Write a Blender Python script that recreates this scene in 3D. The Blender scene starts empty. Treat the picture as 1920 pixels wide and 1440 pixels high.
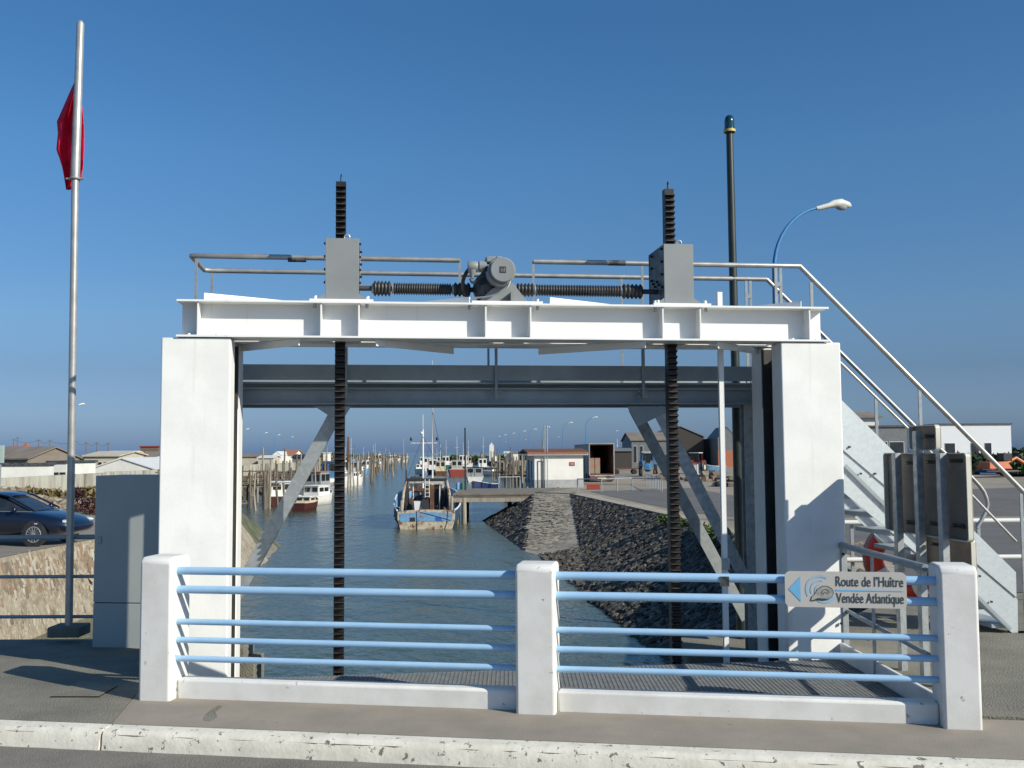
import bpy, math, random
from mathutils import Vector, Matrix
R = math.radians
rnd = random.Random(7)
scene = bpy.context.scene
col = scene.collection
# ------------------------------------------------------------------ camera
F = 1900.0
cam_d = bpy.data.cameras.new("camera"); cam = bpy.data.objects.new("camera", cam_d); col.objects.link(cam)
CAMR = Matrix.Rotation(R(90) + math.atan(127 / F), 4, 'X') @ Matrix.Rotation(R(-0.35), 4, 'Z')
CP = Vector((0, 0, 1.76))
cam.matrix_world = Matrix.Translation(CP) @ CAMR
cam_d.sensor_width = 36; cam_d.lens = F / 1920 * 36; cam_d.clip_end = 60000; cam_d.clip_start = .05
scene.camera = cam
def ray(px, py):
    return (CAMR.to_3x3() @ Vector(((px - 960) / F, (720 - py) / F, -1)))
def at(px, py, d):                       # point on the pixel's line of sight, d metres ahead
    r = ray(px, py); return CP + r * (d / r.y)
def oz(px, py, z):                       # ... on the horizontal plane z
    r = ray(px, py); return CP + r * ((z - CP.z) / r.z)
def onp(px, py, o, n):
    r = ray(px, py); return CP + r * ((o - CP).dot(n) / r.dot(n))
# ------------------------------------------------------------------ mesh builder
def smooth_mesh(me, ang=38):
    me.shade_smooth()
    me.set_sharp_from_angle(angle=R(ang))
def wloc(o):
    v = Vector((0, 0, 0))
    while o is not None:
        v += o.location; o = o.parent
    return v
class MB:
    def __init__(s): s.v = []; s.f = []
    def add(s, vs, fs, M=None):
        n = len(s.v)
        s.v += [(M @ Vector(p)) if M is not None else Vector(p) for p in vs]
        s.f += [tuple(i + n for i in f) for f in fs]
        return s
    def box(s, x0, x1, y0, y1, z0, z1, M=None):
        return s.add([(x0, y0, z0), (x1, y0, z0), (x1, y1, z0), (x0, y1, z0), (x0, y0, z1), (x1, y0, z1), (x1, y1, z1), (x0, y1, z1)],
                     [(0, 3, 2, 1), (4, 5, 6, 7), (0, 1, 5, 4), (1, 2, 6, 5), (2, 3, 7, 6), (3, 0, 4, 7)], M)
    def hexa(s, p, M=None):              # eight corners, order as box
        return s.add(p, [(0, 3, 2, 1), (4, 5, 6, 7), (0, 1, 5, 4), (1, 2, 6, 5), (2, 3, 7, 6), (3, 0, 4, 7)], M)
    def tube(s, pts, r, n=8, M=None, caps=True):
        pts = [Vector(p) for p in pts]; rs = r if isinstance(r, (list, tuple)) else [r] * len(pts)
        vs = []; fs = []; k = len(pts)
        t0 = (pts[1] - pts[0]).normalized()
        up = Vector((0, 0, 1)) if abs(t0.z) < .9 else Vector((1, 0, 0))
        a = t0.cross(up).normalized(); 
        for i, p in enumerate(pts):
            if i == 0: t = t0
            elif i == k - 1: t = (pts[-1] - pts[-2]).normalized()
            else: t = ((pts[i + 1] - p).normalized() + (p - pts[i - 1]).normalized()).normalized()
            a = (a - t * a.dot(t)).normalized(); b = t.cross(a)
            for j in range(n):
                q = 2 * math.pi * j / n
                vs.append(p + (a * math.cos(q) + b * math.sin(q)) * rs[i])
        for i in range(k - 1):
            for j in range(n):
                fs.append((i * n + j, i * n + (j + 1) % n, (i + 1) * n + (j + 1) % n, (i + 1) * n + j))
        if caps: fs.append(tuple(range(n - 1, -1, -1))); fs.append(tuple((k - 1) * n + j for j in range(n)))
        return s.add(vs, fs, M)
    def cyl(s, p0, p1, r0, r1=None, n=12, M=None):
        return s.tube([p0, p1], [r0, r0 if r1 is None else r1], n, M)
    def beam(s, p0, p1, w, h, M=None, side=None):      # rectangular bar
        p0 = Vector(p0); p1 = Vector(p1); t = (p1 - p0).normalized()
        a = Vector(side) if side is not None else (t.cross(Vector((0, 0, 1))) if abs(t.z) < .95 else Vector((1, 0, 0)))
        a = (a - t * a.dot(t)).normalized(); b = t.cross(a)
        c = [(-w / 2, -h / 2), (w / 2, -h / 2), (w / 2, h / 2), (-w / 2, h / 2)]
        vs = [p + a * x + b * y for p in (p0, p1) for x, y in c]
        return s.add(vs, [(0, 3, 2, 1), (4, 5, 6, 7), (0, 1, 5, 4), (1, 2, 6, 5), (2, 3, 7, 6), (3, 0, 4, 7)], M)
    def prism(s, poly, o, ux, uy, w):    # polygon in plane (ux,uy) from o, thickness vector w
        o = Vector(o); ux = Vector(ux); uy = Vector(uy); w = Vector(w); n = len(poly)
        vs = [o + ux * x + uy * y for x, y in poly] + [o + ux * x + uy * y + w for x, y in poly]
        return s.add(vs, [tuple(range(n - 1, -1, -1)), tuple(range(n, 2 * n))] + [(i, (i + 1) % n, (i + 1) % n + n, i + n) for i in range(n)])
    def poly(s, pts):
        return s.add(pts, [tuple(range(len(pts)))])
    def slab(s, pts, h):                 # horizontal polygon with thickness down h
        n = len(pts); pts = [Vector(p) for p in pts]
        vs = pts + [p - Vector((0, 0, h)) for p in pts]
        return s.add(vs, [tuple(range(n)), tuple(range(2 * n - 1, n - 1, -1))] + [(i, i + n, (i + 1) % n + n, (i + 1) % n) for i in range(n)])
    def lathe(s, prof, o, axis=(0, 0, 1), n=20, M=None):
        o = Vector(o); t = Vector(axis).normalized()
        a = t.cross(Vector((0, 0, 1)) if abs(t.z) < .9 else Vector((1, 0, 0))).normalized(); b = t.cross(a)
        vs = []; k = len(prof); fs = []
        for r, h in prof:
            for j in range(n):
                q = 2 * math.pi * j / n; vs.append(o + t * h + (a * math.cos(q) + b * math.sin(q)) * r)
        for i in range(k - 1):
            for j in range(n): fs.append((i * n + j, i * n + (j + 1) % n, (i + 1) * n + (j + 1) % n, (i + 1) * n + j))
        fs.append(tuple(range(n - 1, -1, -1))); fs.append(tuple((k - 1) * n + j for j in range(n)))
        return s.add(vs, fs, M)
    def ell(s, c, r, nu=16, nv=10, M=None):
        vs = []; fs = []
        for i in range(nv + 1):
            t = math.pi * i / nv
            for j in range(nu):
                q = 2 * math.pi * j / nu
                vs.append((c[0] + r[0] * math.sin(t) * math.cos(q), c[1] + r[1] * math.sin(t) * math.sin(q), c[2] + r[2] * math.cos(t)))
        for i in range(nv):
            for j in range(nu): fs.append((i * nu + j, (i + 1) * nu + j, (i + 1) * nu + (j + 1) % nu, i * nu + (j + 1) % nu))
        return s.add(vs, fs, M)
    def torus(s, c, ax, Rr, r, n=24, m=8, a0=0, a1=2 * math.pi):
        t = Vector(ax).normalized(); a = t.cross(Vector((0, 0, 1)) if abs(t.z) < .9 else Vector((1, 0, 0))).normalized(); b = t.cross(a)
        k = n + (0 if a1 - a0 > 6.28 else 1)
        pts = [Vector(c) + (a * math.cos(a0 + (a1 - a0) * i / n) + b * math.sin(a0 + (a1 - a0) * i / n)) * Rr for i in range(k)]
        if k == n: pts.append(pts[0])
        return s.tube(pts, r, m, caps=(k != n))
    def build(s, name, mat, parent=None, bevel=0, bseg=2, ang=38, sm=True):
        me = bpy.data.meshes.new(name); base = wloc(parent) if parent is not None else Vector((0, 0, 0))
        me.from_pydata([tuple(p - base) for p in s.v], [], s.f); me.validate(); me.update()
        if mat is not None: me.materials.append(mat)
        if sm: smooth_mesh(me, ang)
        o = bpy.data.objects.new(name, me); col.objects.link(o)
        if parent is not None: o.parent = parent
        if bevel:
            m = o.modifiers.new("b", 'BEVEL'); m.width = bevel; m.segments = bseg; m.limit_method = 'ANGLE'; m.angle_limit = R(40)
        return o
def tag(o, label=None, cat=None, group=None, kind=None):
    if label: o['label'] = label
    if cat: o['category'] = cat
    if group: o['group'] = group
    if kind: o['kind'] = kind
    return o
def thing(name, loc, label, cat, group=None):
    o = bpy.data.objects.new(name, None); col.objects.link(o); o.location = Vector(loc); o.empty_display_size = .2
    return tag(o, label, cat, group)
def copy_tree(o, parent=None):
    c = o.copy(); col.objects.link(c); c.parent = parent
    for ch in list(o.children): copy_tree(ch, c)
    return c
# ------------------------------------------------------------------ materials
def nd(nt, t, **k):
    n = nt.nodes.new(t)
    for a, b in k.items(): setattr(n, a, b)
    return n
def c4(c): return (c[0], c[1], c[2], 1)
def pm(name, c1, c2=None, sc=4, lo=.4, hi=.65, rough=.6, metal=0, bump=0, bsc=40, det=6, st=(1, 1, 1), c3=None, sc3=20, lo3=.6, hi3=.66, spec=.5, kind='noise', rvar=0, coat=0, streak=None):
    m = bpy.data.materials.new(name); m.use_nodes = True; nt = m.node_tree; L = nt.links.new
    b = nt.nodes['Principled BSDF']; b.inputs['Roughness'].default_value = rough; b.inputs['Metallic'].default_value = metal
    b.inputs['Specular IOR Level'].default_value = spec
    if coat: b.inputs['Coat Weight'].default_value = coat; b.inputs['Coat Roughness'].default_value = .05
    tc = nd(nt, 'ShaderNodeTexCoord'); mp = nd(nt, 'ShaderNodeMapping'); mp.inputs['Scale'].default_value = st
    L(tc.outputs['Object'], mp.inputs['Vector'])
    out = None
    if c2 is None: c2 = tuple(x * .86 for x in c1)
    if kind == 'voronoi':
        n = nd(nt, 'ShaderNodeTexVoronoi'); n.inputs['Scale'].default_value = sc; fac = n.outputs['Color']
    else:
        n = nd(nt, 'ShaderNodeTexNoise'); n.inputs['Scale'].default_value = sc; n.inputs['Detail'].default_value = det; n.inputs['Roughness'].default_value = .6; fac = n.outputs['Fac']
    L(mp.outputs[0], n.inputs['Vector'])
    r = nd(nt, 'ShaderNodeMapRange'); r.inputs[1].default_value = lo; r.inputs[2].default_value = hi; L(fac, r.inputs[0])
    mx = nd(nt, 'ShaderNodeMix', data_type='RGBA'); mx.inputs[6].default_value = c4(c1); mx.inputs[7].default_value = c4(c2); L(r.outputs[0], mx.inputs[0])
    out = mx.outputs[2]
    if c3 is not None:
        n3 = nd(nt, 'ShaderNodeTexNoise'); n3.inputs['Scale'].default_value = sc3; n3.inputs['Detail'].default_value = 8; n3.inputs['Roughness'].default_value = .65; L(mp.outputs[0], n3.inputs['Vector'])
        r3 = nd(nt, 'ShaderNodeMapRange'); r3.inputs[1].default_value = lo3; r3.inputs[2].default_value = hi3; L(n3.outputs[0], r3.inputs[0])
        m3 = nd(nt, 'ShaderNodeMix', data_type='RGBA'); m3.inputs[7].default_value = c4(c3); L(out, m3.inputs[6]); L(r3.outputs[0], m3.inputs[0]); out = m3.outputs[2]
    if streak:                            # thin vertical run-off stains
        ms = nd(nt, 'ShaderNodeMapping'); ms.inputs['Scale'].default_value = (9, 9, .45); L(tc.outputs['Object'], ms.inputs['Vector'])
        n4 = nd(nt, 'ShaderNodeTexNoise'); n4.inputs['Scale'].default_value = 1.6; n4.inputs['Detail'].default_value = 5; L(ms.outputs[0], n4.inputs['Vector'])
        r4 = nd(nt, 'ShaderNodeMapRange'); r4.inputs[1].default_value = streak[1]; r4.inputs[2].default_value = streak[1] + .16; r4.inputs[4].default_value = streak[2]; L(n4.outputs[0], r4.inputs[0])
        m4 = nd(nt, 'ShaderNodeMix', data_type='RGBA'); m4.inputs[7].default_value = c4(streak[0]); L(out, m4.inputs[6]); L(r4.outputs[0], m4.inputs[0]); out = m4.outputs[2]
    L(out, b.inputs['Base Color'])
    if rvar:
        rr = nd(nt, 'ShaderNodeMapRange'); rr.inputs[3].default_value = rough - rvar; rr.inputs[4].default_value = rough + rvar; L(fac, rr.inputs[0]); L(rr.outputs[0], b.inputs['Roughness'])
    if bump:
        nb = nd(nt, 'ShaderNodeTexNoise'); nb.inputs['Scale'].default_value = bsc; nb.inputs['Detail'].default_value = 6; L(mp.outputs[0], nb.inputs['Vector'])
        bp = nd(nt, 'ShaderNodeBump'); bp.inputs['Strength'].default_value = min(1, bump * 4); bp.inputs['Distance'].default_value = bump * .05; L(nb.outputs[0], bp.inputs['Height']); L(bp.outputs[0], b.inputs['Normal'])
        if c3 is not None:
            b2 = nd(nt, 'ShaderNodeBump'); b2.inputs['Strength'].default_value = .6; b2.inputs['Distance'].default_value = -.004; L(r3.outputs[0], b2.inputs['Height']); L(bp.outputs[0], b2.inputs['Normal']); L(b2.outputs[0], b.inputs['Normal'])
    return m
def stone(name, cs, mortar, sc=4, st=(1, 1, 1), bump=.05, rough=.85, moss=None):
    m = bpy.data.materials.new(name); m.use_nodes = True; nt = m.node_tree; L = nt.links.new
    b = nt.nodes['Principled BSDF']; b.inputs['Roughness'].default_value = rough
    tc = nd(nt, 'ShaderNodeTexCoord'); mp = nd(nt, 'ShaderNodeMapping'); mp.inputs['Scale'].default_value = st; L(tc.outputs['Object'], mp.inputs['Vector'])
    wn = nd(nt, 'ShaderNodeTexNoise'); wn.inputs['Scale'].default_value = sc * .8; wn.inputs['Detail'].default_value = 3; L(mp.outputs[0], wn.inputs['Vector'])
    ad = nd(nt, 'ShaderNodeMix', data_type='VECTOR'); ad.inputs[0].default_value = .12; L(mp.outputs[0], ad.inputs[4]); L(wn.outputs['Color'], ad.inputs[5])
    v = nd(nt, 'ShaderNodeTexVoronoi'); v.inputs['Scale'].default_value = sc; L(ad.outputs[1], v.inputs['Vector'])
    v2 = nd(nt, 'ShaderNodeTexVoronoi', feature='DISTANCE_TO_EDGE'); v2.inputs['Scale'].default_value = sc; L(ad.outputs[1], v2.inputs['Vector'])
    sx = nd(nt, 'ShaderNodeSeparateColor'); L(v.outputs['Color'], sx.inputs[0])
    cr = nd(nt, 'ShaderNodeValToRGB'); cr.color_ramp.interpolation = 'LINEAR'
    els = cr.color_ramp.elements
    while len(els) < len(cs): els.new(.5)
    for i, c in enumerate(cs): els[i].position = i / (len(cs) - 1); els[i].color = c4(c)
    L(sx.outputs[0], cr.inputs[0])
    r = nd(nt, 'ShaderNodeMapRange'); r.inputs[1].default_value = .02; r.inputs[2].default_value = .09; L(v2.outputs[0], r.inputs[0])
    mx = nd(nt, 'ShaderNodeMix', data_type='RGBA'); mx.inputs[6].default_value = c4(mortar); L(cr.outputs[0], mx.inputs[7]); L(r.outputs[0], mx.inputs[0])
    n = nd(nt, 'ShaderNodeTexNoise'); n.inputs['Scale'].default_value = 1.2; n.inputs['Detail'].default_value = 8; L(tc.outputs['Object'], n.inputs['Vector'])
    rg = nd(nt, 'ShaderNodeMapRange'); rg.inputs[1].default_value = .35; rg.inputs[2].default_value = .7; rg.inputs[3].default_value = .75; rg.inputs[4].default_value = 1.3; L(n.outputs[0], rg.inputs[0])
    mu = nd(nt, 'ShaderNodeMix', data_type='RGBA', blend_type='MULTIPLY'); mu.inputs[0].default_value = 1; L(mx.outputs[2], mu.inputs[6]); L(rg.outputs[0], mu.inputs[7])
    out = mu.outputs[2]
    if moss:
        n2 = nd(nt, 'ShaderNodeTexNoise'); n2.inputs['Scale'].default_value = moss[1]; n2.inputs['Detail'].default_value = 6; L(tc.outputs['Object'], n2.inputs['Vector'])
        r2 = nd(nt, 'ShaderNodeMapRange'); r2.inputs[1].default_value = moss[2]; r2.inputs[2].default_value = moss[2] + .08; L(n2.outputs[0], r2.inputs[0])
        m2 = nd(nt, 'ShaderNodeMix', data_type='RGBA'); m2.inputs[7].default_value = c4(moss[0]); L(out, m2.inputs[6]); L(r2.outputs[0], m2.inputs[0]); out = m2.outputs[2]
    L(out, b.inputs['Base Color'])
    bp = nd(nt, 'ShaderNodeBump'); bp.inputs['Strength'].default_value = 1; bp.inputs['Distance'].default_value = bump; L(r.outputs[0], bp.inputs['Height'])
    nb = nd(nt, 'ShaderNodeTexNoise'); nb.inputs['Scale'].default_value = sc * 5; nb.inputs['Detail'].default_value = 6; L(mp.outputs[0], nb.inputs['Vector'])
    b2 = nd(nt, 'ShaderNodeBump'); b2.inputs['Strength'].default_value = .7; b2.inputs['Distance'].default_value = bump * .6; L(nb.outputs[0], b2.inputs['Height']); L(bp.outputs[0], b2.inputs['Normal']); L(b2.outputs[0], b.inputs['Normal'])
    return m
M_ = {}
def simple(name, c, rough=.55, metal=0, sc=3, d=.82, bump=.0, **k):
    if name not in M_: M_[name] = pm(name, c, tuple(x * d for x in c), sc=sc, rough=rough, metal=metal, bump=bump, **k)
    return M_[name]
WHITEC = pm('white_masonry_paint', (.80, .80, .77), (.73, .73, .70), sc=3, rough=.75, bump=.06, bsc=45, c3=(.36, .34, .30), sc3=11, lo3=.72, hi3=.745, streak=((.50, .44, .34), .60, .45))
POSTC = pm('worn_white_masonry_paint', (.72, .715, .69), (.63, .62, .585), sc=4, rough=.85, bump=.06, bsc=85, c3=(.36, .34, .30), sc3=15, lo3=.655, hi3=.69)
KERBC = pm('peeling_kerb_paint', (.70, .67, .58), (.58, .55, .47), sc=6, rough=.85, bump=.12, bsc=35, c3=(.17, .16, .14), sc3=17, lo3=.60, hi3=.63, st=(1, 1, 1))
STEELW = pm('white_steel_paint', (.80, .80, .78), (.77, .77, .745), sc=2, rough=.4, bump=.0, c3=(.42, .27, .16), sc3=8, lo3=.72, hi3=.76, streak=((.50, .42, .32), .64, .35))
GALV = pm('galvanised_steel', (.42, .44, .44), (.33, .355, .36), sc=26, lo=.3, hi=.7, rough=.5, metal=.55, kind='voronoi', rvar=.08)
GALVL = pm('bright_galvanised_steel', (.56, .60, .61), (.47, .51, .53), sc=30, lo=.2, hi=.8, rough=.5, metal=.45, kind='voronoi', rvar=.08)
GALVD = pm('weathered_galvanised_steel', (.33, .375, .40), (.25, .29, .315), sc=2.2, lo=.35, hi=.65, rough=.55, metal=.3, rvar=.1, c3=(.30, .33, .34), sc3=18, lo3=.5, hi3=.7)
PIPE = pm('galvanised_pipe', (.46, .45, .42), (.36, .35, .33), sc=9, rough=.42, metal=.6)
GREYP = pm('grey_enamel', (.235, .25, .255), (.205, .22, .225), sc=2, rough=.5)
GREYD = pm('dark_grey_enamel', (.10, .105, .105), (.06, .065, .07), sc=9, rough=.5, c3=(.03, .028, .025), sc3=12, lo3=.5, hi3=.56)
RUBBER = pm('black_rubber', (.02, .02, .021), (.045, .042, .04), sc=14, rough=.5)
RACKM = pm('greased_steel', (.013, .012, .012), (.022, .019, .017), sc=18, rough=.5, metal=.1, c3=(.10, .07, .05), sc3=45, lo3=.70, hi3=.76)
TOOTHM = pm('worn_tooth_steel', (.008, .007, .007), (.014, .011, .009), sc=30, rough=.5)
BLUEP = pm('pale_blue_tube_paint', (.34, .54, .75), (.29, .49, .71), sc=5, rough=.42, c3=(.10, .12, .14), sc3=16, lo3=.77, hi3=.785)
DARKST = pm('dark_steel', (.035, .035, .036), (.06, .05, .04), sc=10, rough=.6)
POLEG = pm('dark_green_pole_paint', (.018, .028, .024), (.03, .038, .032), sc=4, rough=.4)
CABG = pm('grey_cabinet_paint', (.40, .43, .41), (.37, .40, .385), sc=2, rough=.5)
ASPH = pm('asphalt', (.225, .207, .177), (.16, .147, .128), sc=2.2, lo=.35, hi=.65, det=10, rough=.92, bump=.25, bsc=90, c3=(.26, .24, .21), sc3=85, lo3=.56, hi3=.66)
PAVE = pm('pavement_mortar', (.30, .26, .212), (.235, .205, .17), sc=2.4, lo=.35, hi=.7, det=12, rough=.92, bump=.12, bsc=90, c3=(.16, .145, .125), sc3=2.6, lo3=.64, hi3=.70)
PAVE2 = pm('grey_pavement', (.24, .225, .178), (.165, .155, .125), sc=1.8, lo=.35, hi=.65, det=12, rough=.92, bump=.3, bsc=70, c3=(.27, .25, .205), sc3=60, lo3=.58, hi3=.68)
QUAY = pm('quay_concrete', (.30, .255, .19), (.235, .205, .155), sc=.35, rough=.9, bump=.08, bsc=30, c3=(.12, .11, .095), sc3=.16, lo3=.56, hi3=.64)
GREENG = pm('rough_grass', (.085, .09, .035), (.19, .165, .09), sc=.5, rough=.95, bump=.3, bsc=9)
BANKD = pm('bank_rubble', (.085, .072, .056), (.028, .026, .022), sc=2.2, lo=.36, hi=.62, rough=.95, bump=1.0, bsc=4, det=12, c3=(.27, .235, .19), sc3=5.5, lo3=.60, hi3=.70)
RAMPC = pm('slipway_concrete', (.36, .31, .235), (.19, .17, .135), sc=.9, lo=.40, hi=.62, rough=.95, bump=.8, bsc=5, det=12, c3=(.11, .105, .075), sc3=2.4, lo3=.57, hi3=.66)
REVET = pm('revetment_masonry', (.31, .27, .20), (.20, .165, .12), sc=3.0, lo=.40, hi=.62, rough=.95, bump=.6, bsc=9, det=12, c3=(.40, .36, .29), sc3=8, lo3=.56, hi3=.66)
GRATEM = pm('galvanised_grating', (.34, .35, .35), (.27, .28, .28), sc=12, rough=.5, metal=.5)
# ------------------------------------------------------------------ world and sun
SAZ, SEL = R(57), R(30)               # sun behind the camera to the right
w = bpy.data.worlds.new("World"); scene.world = w; w.use_nodes = True; nt = w.node_tree
bg = nt.nodes['Background']; sky = nd(nt, 'ShaderNodeTexSky', sky_type='NISHITA'); sky.sun_disc = False
sky.sun_elevation = SEL; sky.air_density = 1.0; sky.dust_density = .6; sky.ozone_density = 3.2; sky.altitude = 0
sd = Vector((math.sin(SAZ) * math.cos(SEL), -math.cos(SAZ) * math.cos(SEL), math.sin(SEL)))
sky.sun_rotation = math.atan2(sd.x, sd.y)
hs = nd(nt, 'ShaderNodeHueSaturation'); hs.inputs['Saturation'].default_value = 1.25; nt.links.new(sky.outputs[0], hs.inputs['Color']); 
tcw = nd(nt, 'ShaderNodeTexCoord'); sxz = nd(nt, 'ShaderNodeSeparateXYZ'); nt.links.new(tcw.outputs['Generated'], sxz.inputs[0])
crp = nd(nt, 'ShaderNodeValToRGB'); els = crp.color_ramp.elements      # sky tint: bluer towards the horizon, unseen upper sky brightened to fill shadows
tab = [(0, .30, .48, 1.08), (.035, .42, .55, .94), (.077, .47, .54, .76), (.127, .68, .73, .86), (.28, .93, .98, 1.02), (.40, .95, 1.0, 1.03), (.55, 1.15, 1.25, 1.22), (1, 1.15, 1.28, 1.25)]
while len(els) < len(tab): els.new(.5)
for e, q in zip(els, tab): e.position = q[0]; e.color = (q[1] / 1.3, q[2] / 1.3, q[3] / 1.3, 1)
nt.links.new(sxz.outputs[2], crp.inputs[0])
sc1 = nd(nt, 'ShaderNodeVectorMath', operation='SCALE'); sc1.inputs['Scale'].default_value = 1.3; nt.links.new(crp.outputs[0], sc1.inputs[0])
mul = nd(nt, 'ShaderNodeVectorMath', operation='MULTIPLY'); nt.links.new(hs.outputs[0], mul.inputs[0]); nt.links.new(sc1.outputs[0], mul.inputs[1])
nt.links.new(mul.outputs[0], bg.inputs[0]); bg.inputs[1].default_value = .085
sl = bpy.data.lights.new("sun", 'SUN'); sl.energy = 4.2; sl.angle = R(.53); sl.color = (1, .95, .82)
so = bpy.data.objects.new("sun", sl); col.objects.link(so); so.rotation_euler = sd.to_track_quat('Z', 'Y').to_euler(); so.location = (20, -20, 30)
vs = scene.view_settings; vs.view_transform = 'Standard'; vs.look = 'None'; vs.gamma = 1; vs.exposure = .33
# ================================================================== gate frame of reference
GT = .125; gn = math.hypot(1, GT)
GX = Vector((1, GT, 0)) / gn; GY = Vector((-GT, 1, 0)) / gn; GO = Vector((0, 8.364, 0)); ZZ = Vector((0, 0, 1))
MG = Matrix(((GX.x, GY.x, 0, GO.x), (GX.y, GY.y, 0, GO.y), (0, 0, 1, 0), (0, 0, 0, 1)))
def G(px, py, s=0): return onp(px, py, GO + GY * s, GY)
def ga(px, py, s=0):
    p = G(px, py, s); return (p - GO).dot(GX), p.z
def GP(a, s, z): return GO + GX * a + GY * s + ZZ * z
# ---- pillars
def pillar(name, x0, x1, ztop, side, label):
    a0 = ga(x0, 900)[0]; a1 = ga(x1, 900)[0]; D = .72
    t = thing(name, GP((a0 + a1) / 2, D / 2, -3.2), label, 'pillar', 'pillars of the lift gate')
    n0, n1, nd_ = .22, .47, .24
    if side > 0: pl = [(a0, 0), (a1, 0), (a1, n0), (a1 - nd_, n0), (a1 - nd_, n1), (a1, n1), (a1, D), (a0, D)]
    else: pl = [(a0, 0), (a1, 0), (a1, D), (a0, D), (a0, n1), (a0 + nd_, n1), (a0 + nd_, n0), (a0, n0)]
    MB().prism(pl, GP(0, 0, -3.2), GX, GY, ZZ * (ztop + 3.2)).build('concrete_shaft', WHITEC, t, bevel=.012)
    ai = a1 if side > 0 else a0; sg = -side
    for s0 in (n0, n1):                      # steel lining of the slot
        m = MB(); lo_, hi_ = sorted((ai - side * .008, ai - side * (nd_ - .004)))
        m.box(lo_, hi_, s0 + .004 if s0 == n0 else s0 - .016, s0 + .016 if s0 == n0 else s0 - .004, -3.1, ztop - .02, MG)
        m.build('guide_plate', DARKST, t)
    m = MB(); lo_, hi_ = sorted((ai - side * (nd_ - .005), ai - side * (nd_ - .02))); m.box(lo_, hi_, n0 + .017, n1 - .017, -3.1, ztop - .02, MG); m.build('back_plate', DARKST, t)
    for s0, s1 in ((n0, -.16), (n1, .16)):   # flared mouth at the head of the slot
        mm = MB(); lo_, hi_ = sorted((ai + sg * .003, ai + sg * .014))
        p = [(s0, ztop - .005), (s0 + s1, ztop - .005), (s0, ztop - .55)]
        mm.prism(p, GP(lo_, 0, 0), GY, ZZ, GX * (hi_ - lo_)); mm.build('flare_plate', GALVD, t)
    return t
ZL = ga(364, 634)[1]; ZR = ga(1525, 641)[1]; ZT = (ZL + ZR) / 2
pillar('gate_pillar', 298, 430, ZT, 1, 'white concrete pillar of the lift gate, the one beside the grey cabinet')
pillar('gate_pillar', 1470, 1583, ZT, -1, 'white concrete pillar of the lift gate, the one beside the steel stairs')
# ---- twin white cross beam
ZB = ZT + .006; BH = .30; BW = .28
bt = thing('gantry_beam', GP(0, .36, ZB), 'white steel twin beam lying across the two white pillars', 'steel beam')
aL = ga(332, 566)[0]; aR = ga(1552, 575)[0]
def ibeam(s, name):
    m = MB()
    m.box(aL, aR, s, s + BW, ZB, ZB + .016, MG); m.box(aL, aR, s, s + BW, ZB + BH - .016, ZB + BH, MG)
    m.box(aL + .02, aR - .02, s + BW / 2 - .005, s + BW / 2 + .005, ZB + .016, ZB + BH - .016, MG)
    return m.build(name, STEELW, bt)
fb = ibeam(-.02, 'front_girder'); rb = ibeam(.46, 'rear_girder')
for px in (371, 602, 673, 911, 995, 1243, 1313, 1518):
    a = ga(px, 600, .0)[0]
    MB().box(a - .006, a + .006, -.005, BW / 2 - .03, ZB + .018, ZB + BH - .018, MG).build('stiffener', STEELW, fb)
    MB().box(a - .006, a + .006, .465, .46 + BW / 2 - .007, ZB + .018, ZB + BH - .018, MG).build('stiffener', STEELW, rb)
for px, px2, zz, z1 in ((383, 640, BH + .003, BH + .06), (880, 690, BH + .003, BH + .055), (1030, 1230, BH + .003, BH + .06), (1500, 1320, BH + .003, BH + .055),
                        (562, 430, -.06, -.003), (705, 850, -.06, -.003), (1208, 1010, -.06, -.003), (1342, 1440, -.06, -.003)):
    a = ga(px, 560, .05)[0]; b = ga(px2, 560, .66)[0]
    p0 = GP(a, .03, ZB + (zz + z1) / 2); p1 = GP(b, .68, ZB + (zz + z1) / 2)
    MB().beam(p0, p1, .012, abs(z1 - zz)).build('diagonal_bar', STEELW, bt)
for px in (455, 1410):
    a = ga(px, 600, .3)[0]; MB().box(a - .06, a + .06, .28, .44, ZB + .02, ZB + .2, MG).build('cross_strut', STEELW, bt)
MB().box(ga(1340, 560, .33)[0] - .1, ga(1340, 560, .33)[0] + .1, .265, .455, ZB + .1, ZB + .112, MG).build('cross_strut', STEELW, bt)
for px in (590, 688, 880, 1008, 1228, 1323):
    a = ga(px, 572, .04)[0]
    MB().cyl(GP(a, .04, ZB + BH - .05), GP(a, .04, ZB + BH - .017), .014, n=6).build('bolt', GALV, fb)
    MB().cyl(GP(a, .04, ZB + BH + .022), GP(a, .04, ZB + BH + .045), .012, n=6).build('bolt', STEELW, fb)
for px, py in ((408, 628), (1485, 634), (355, 628), (1530, 634)):
    a = ga(px, py, .06)[0]; MB().cyl(GP(a, .06, ZB + .0165), GP(a, .06, ZB + .034), .02, n=6).build('bolt', STEELW, fb)
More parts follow.
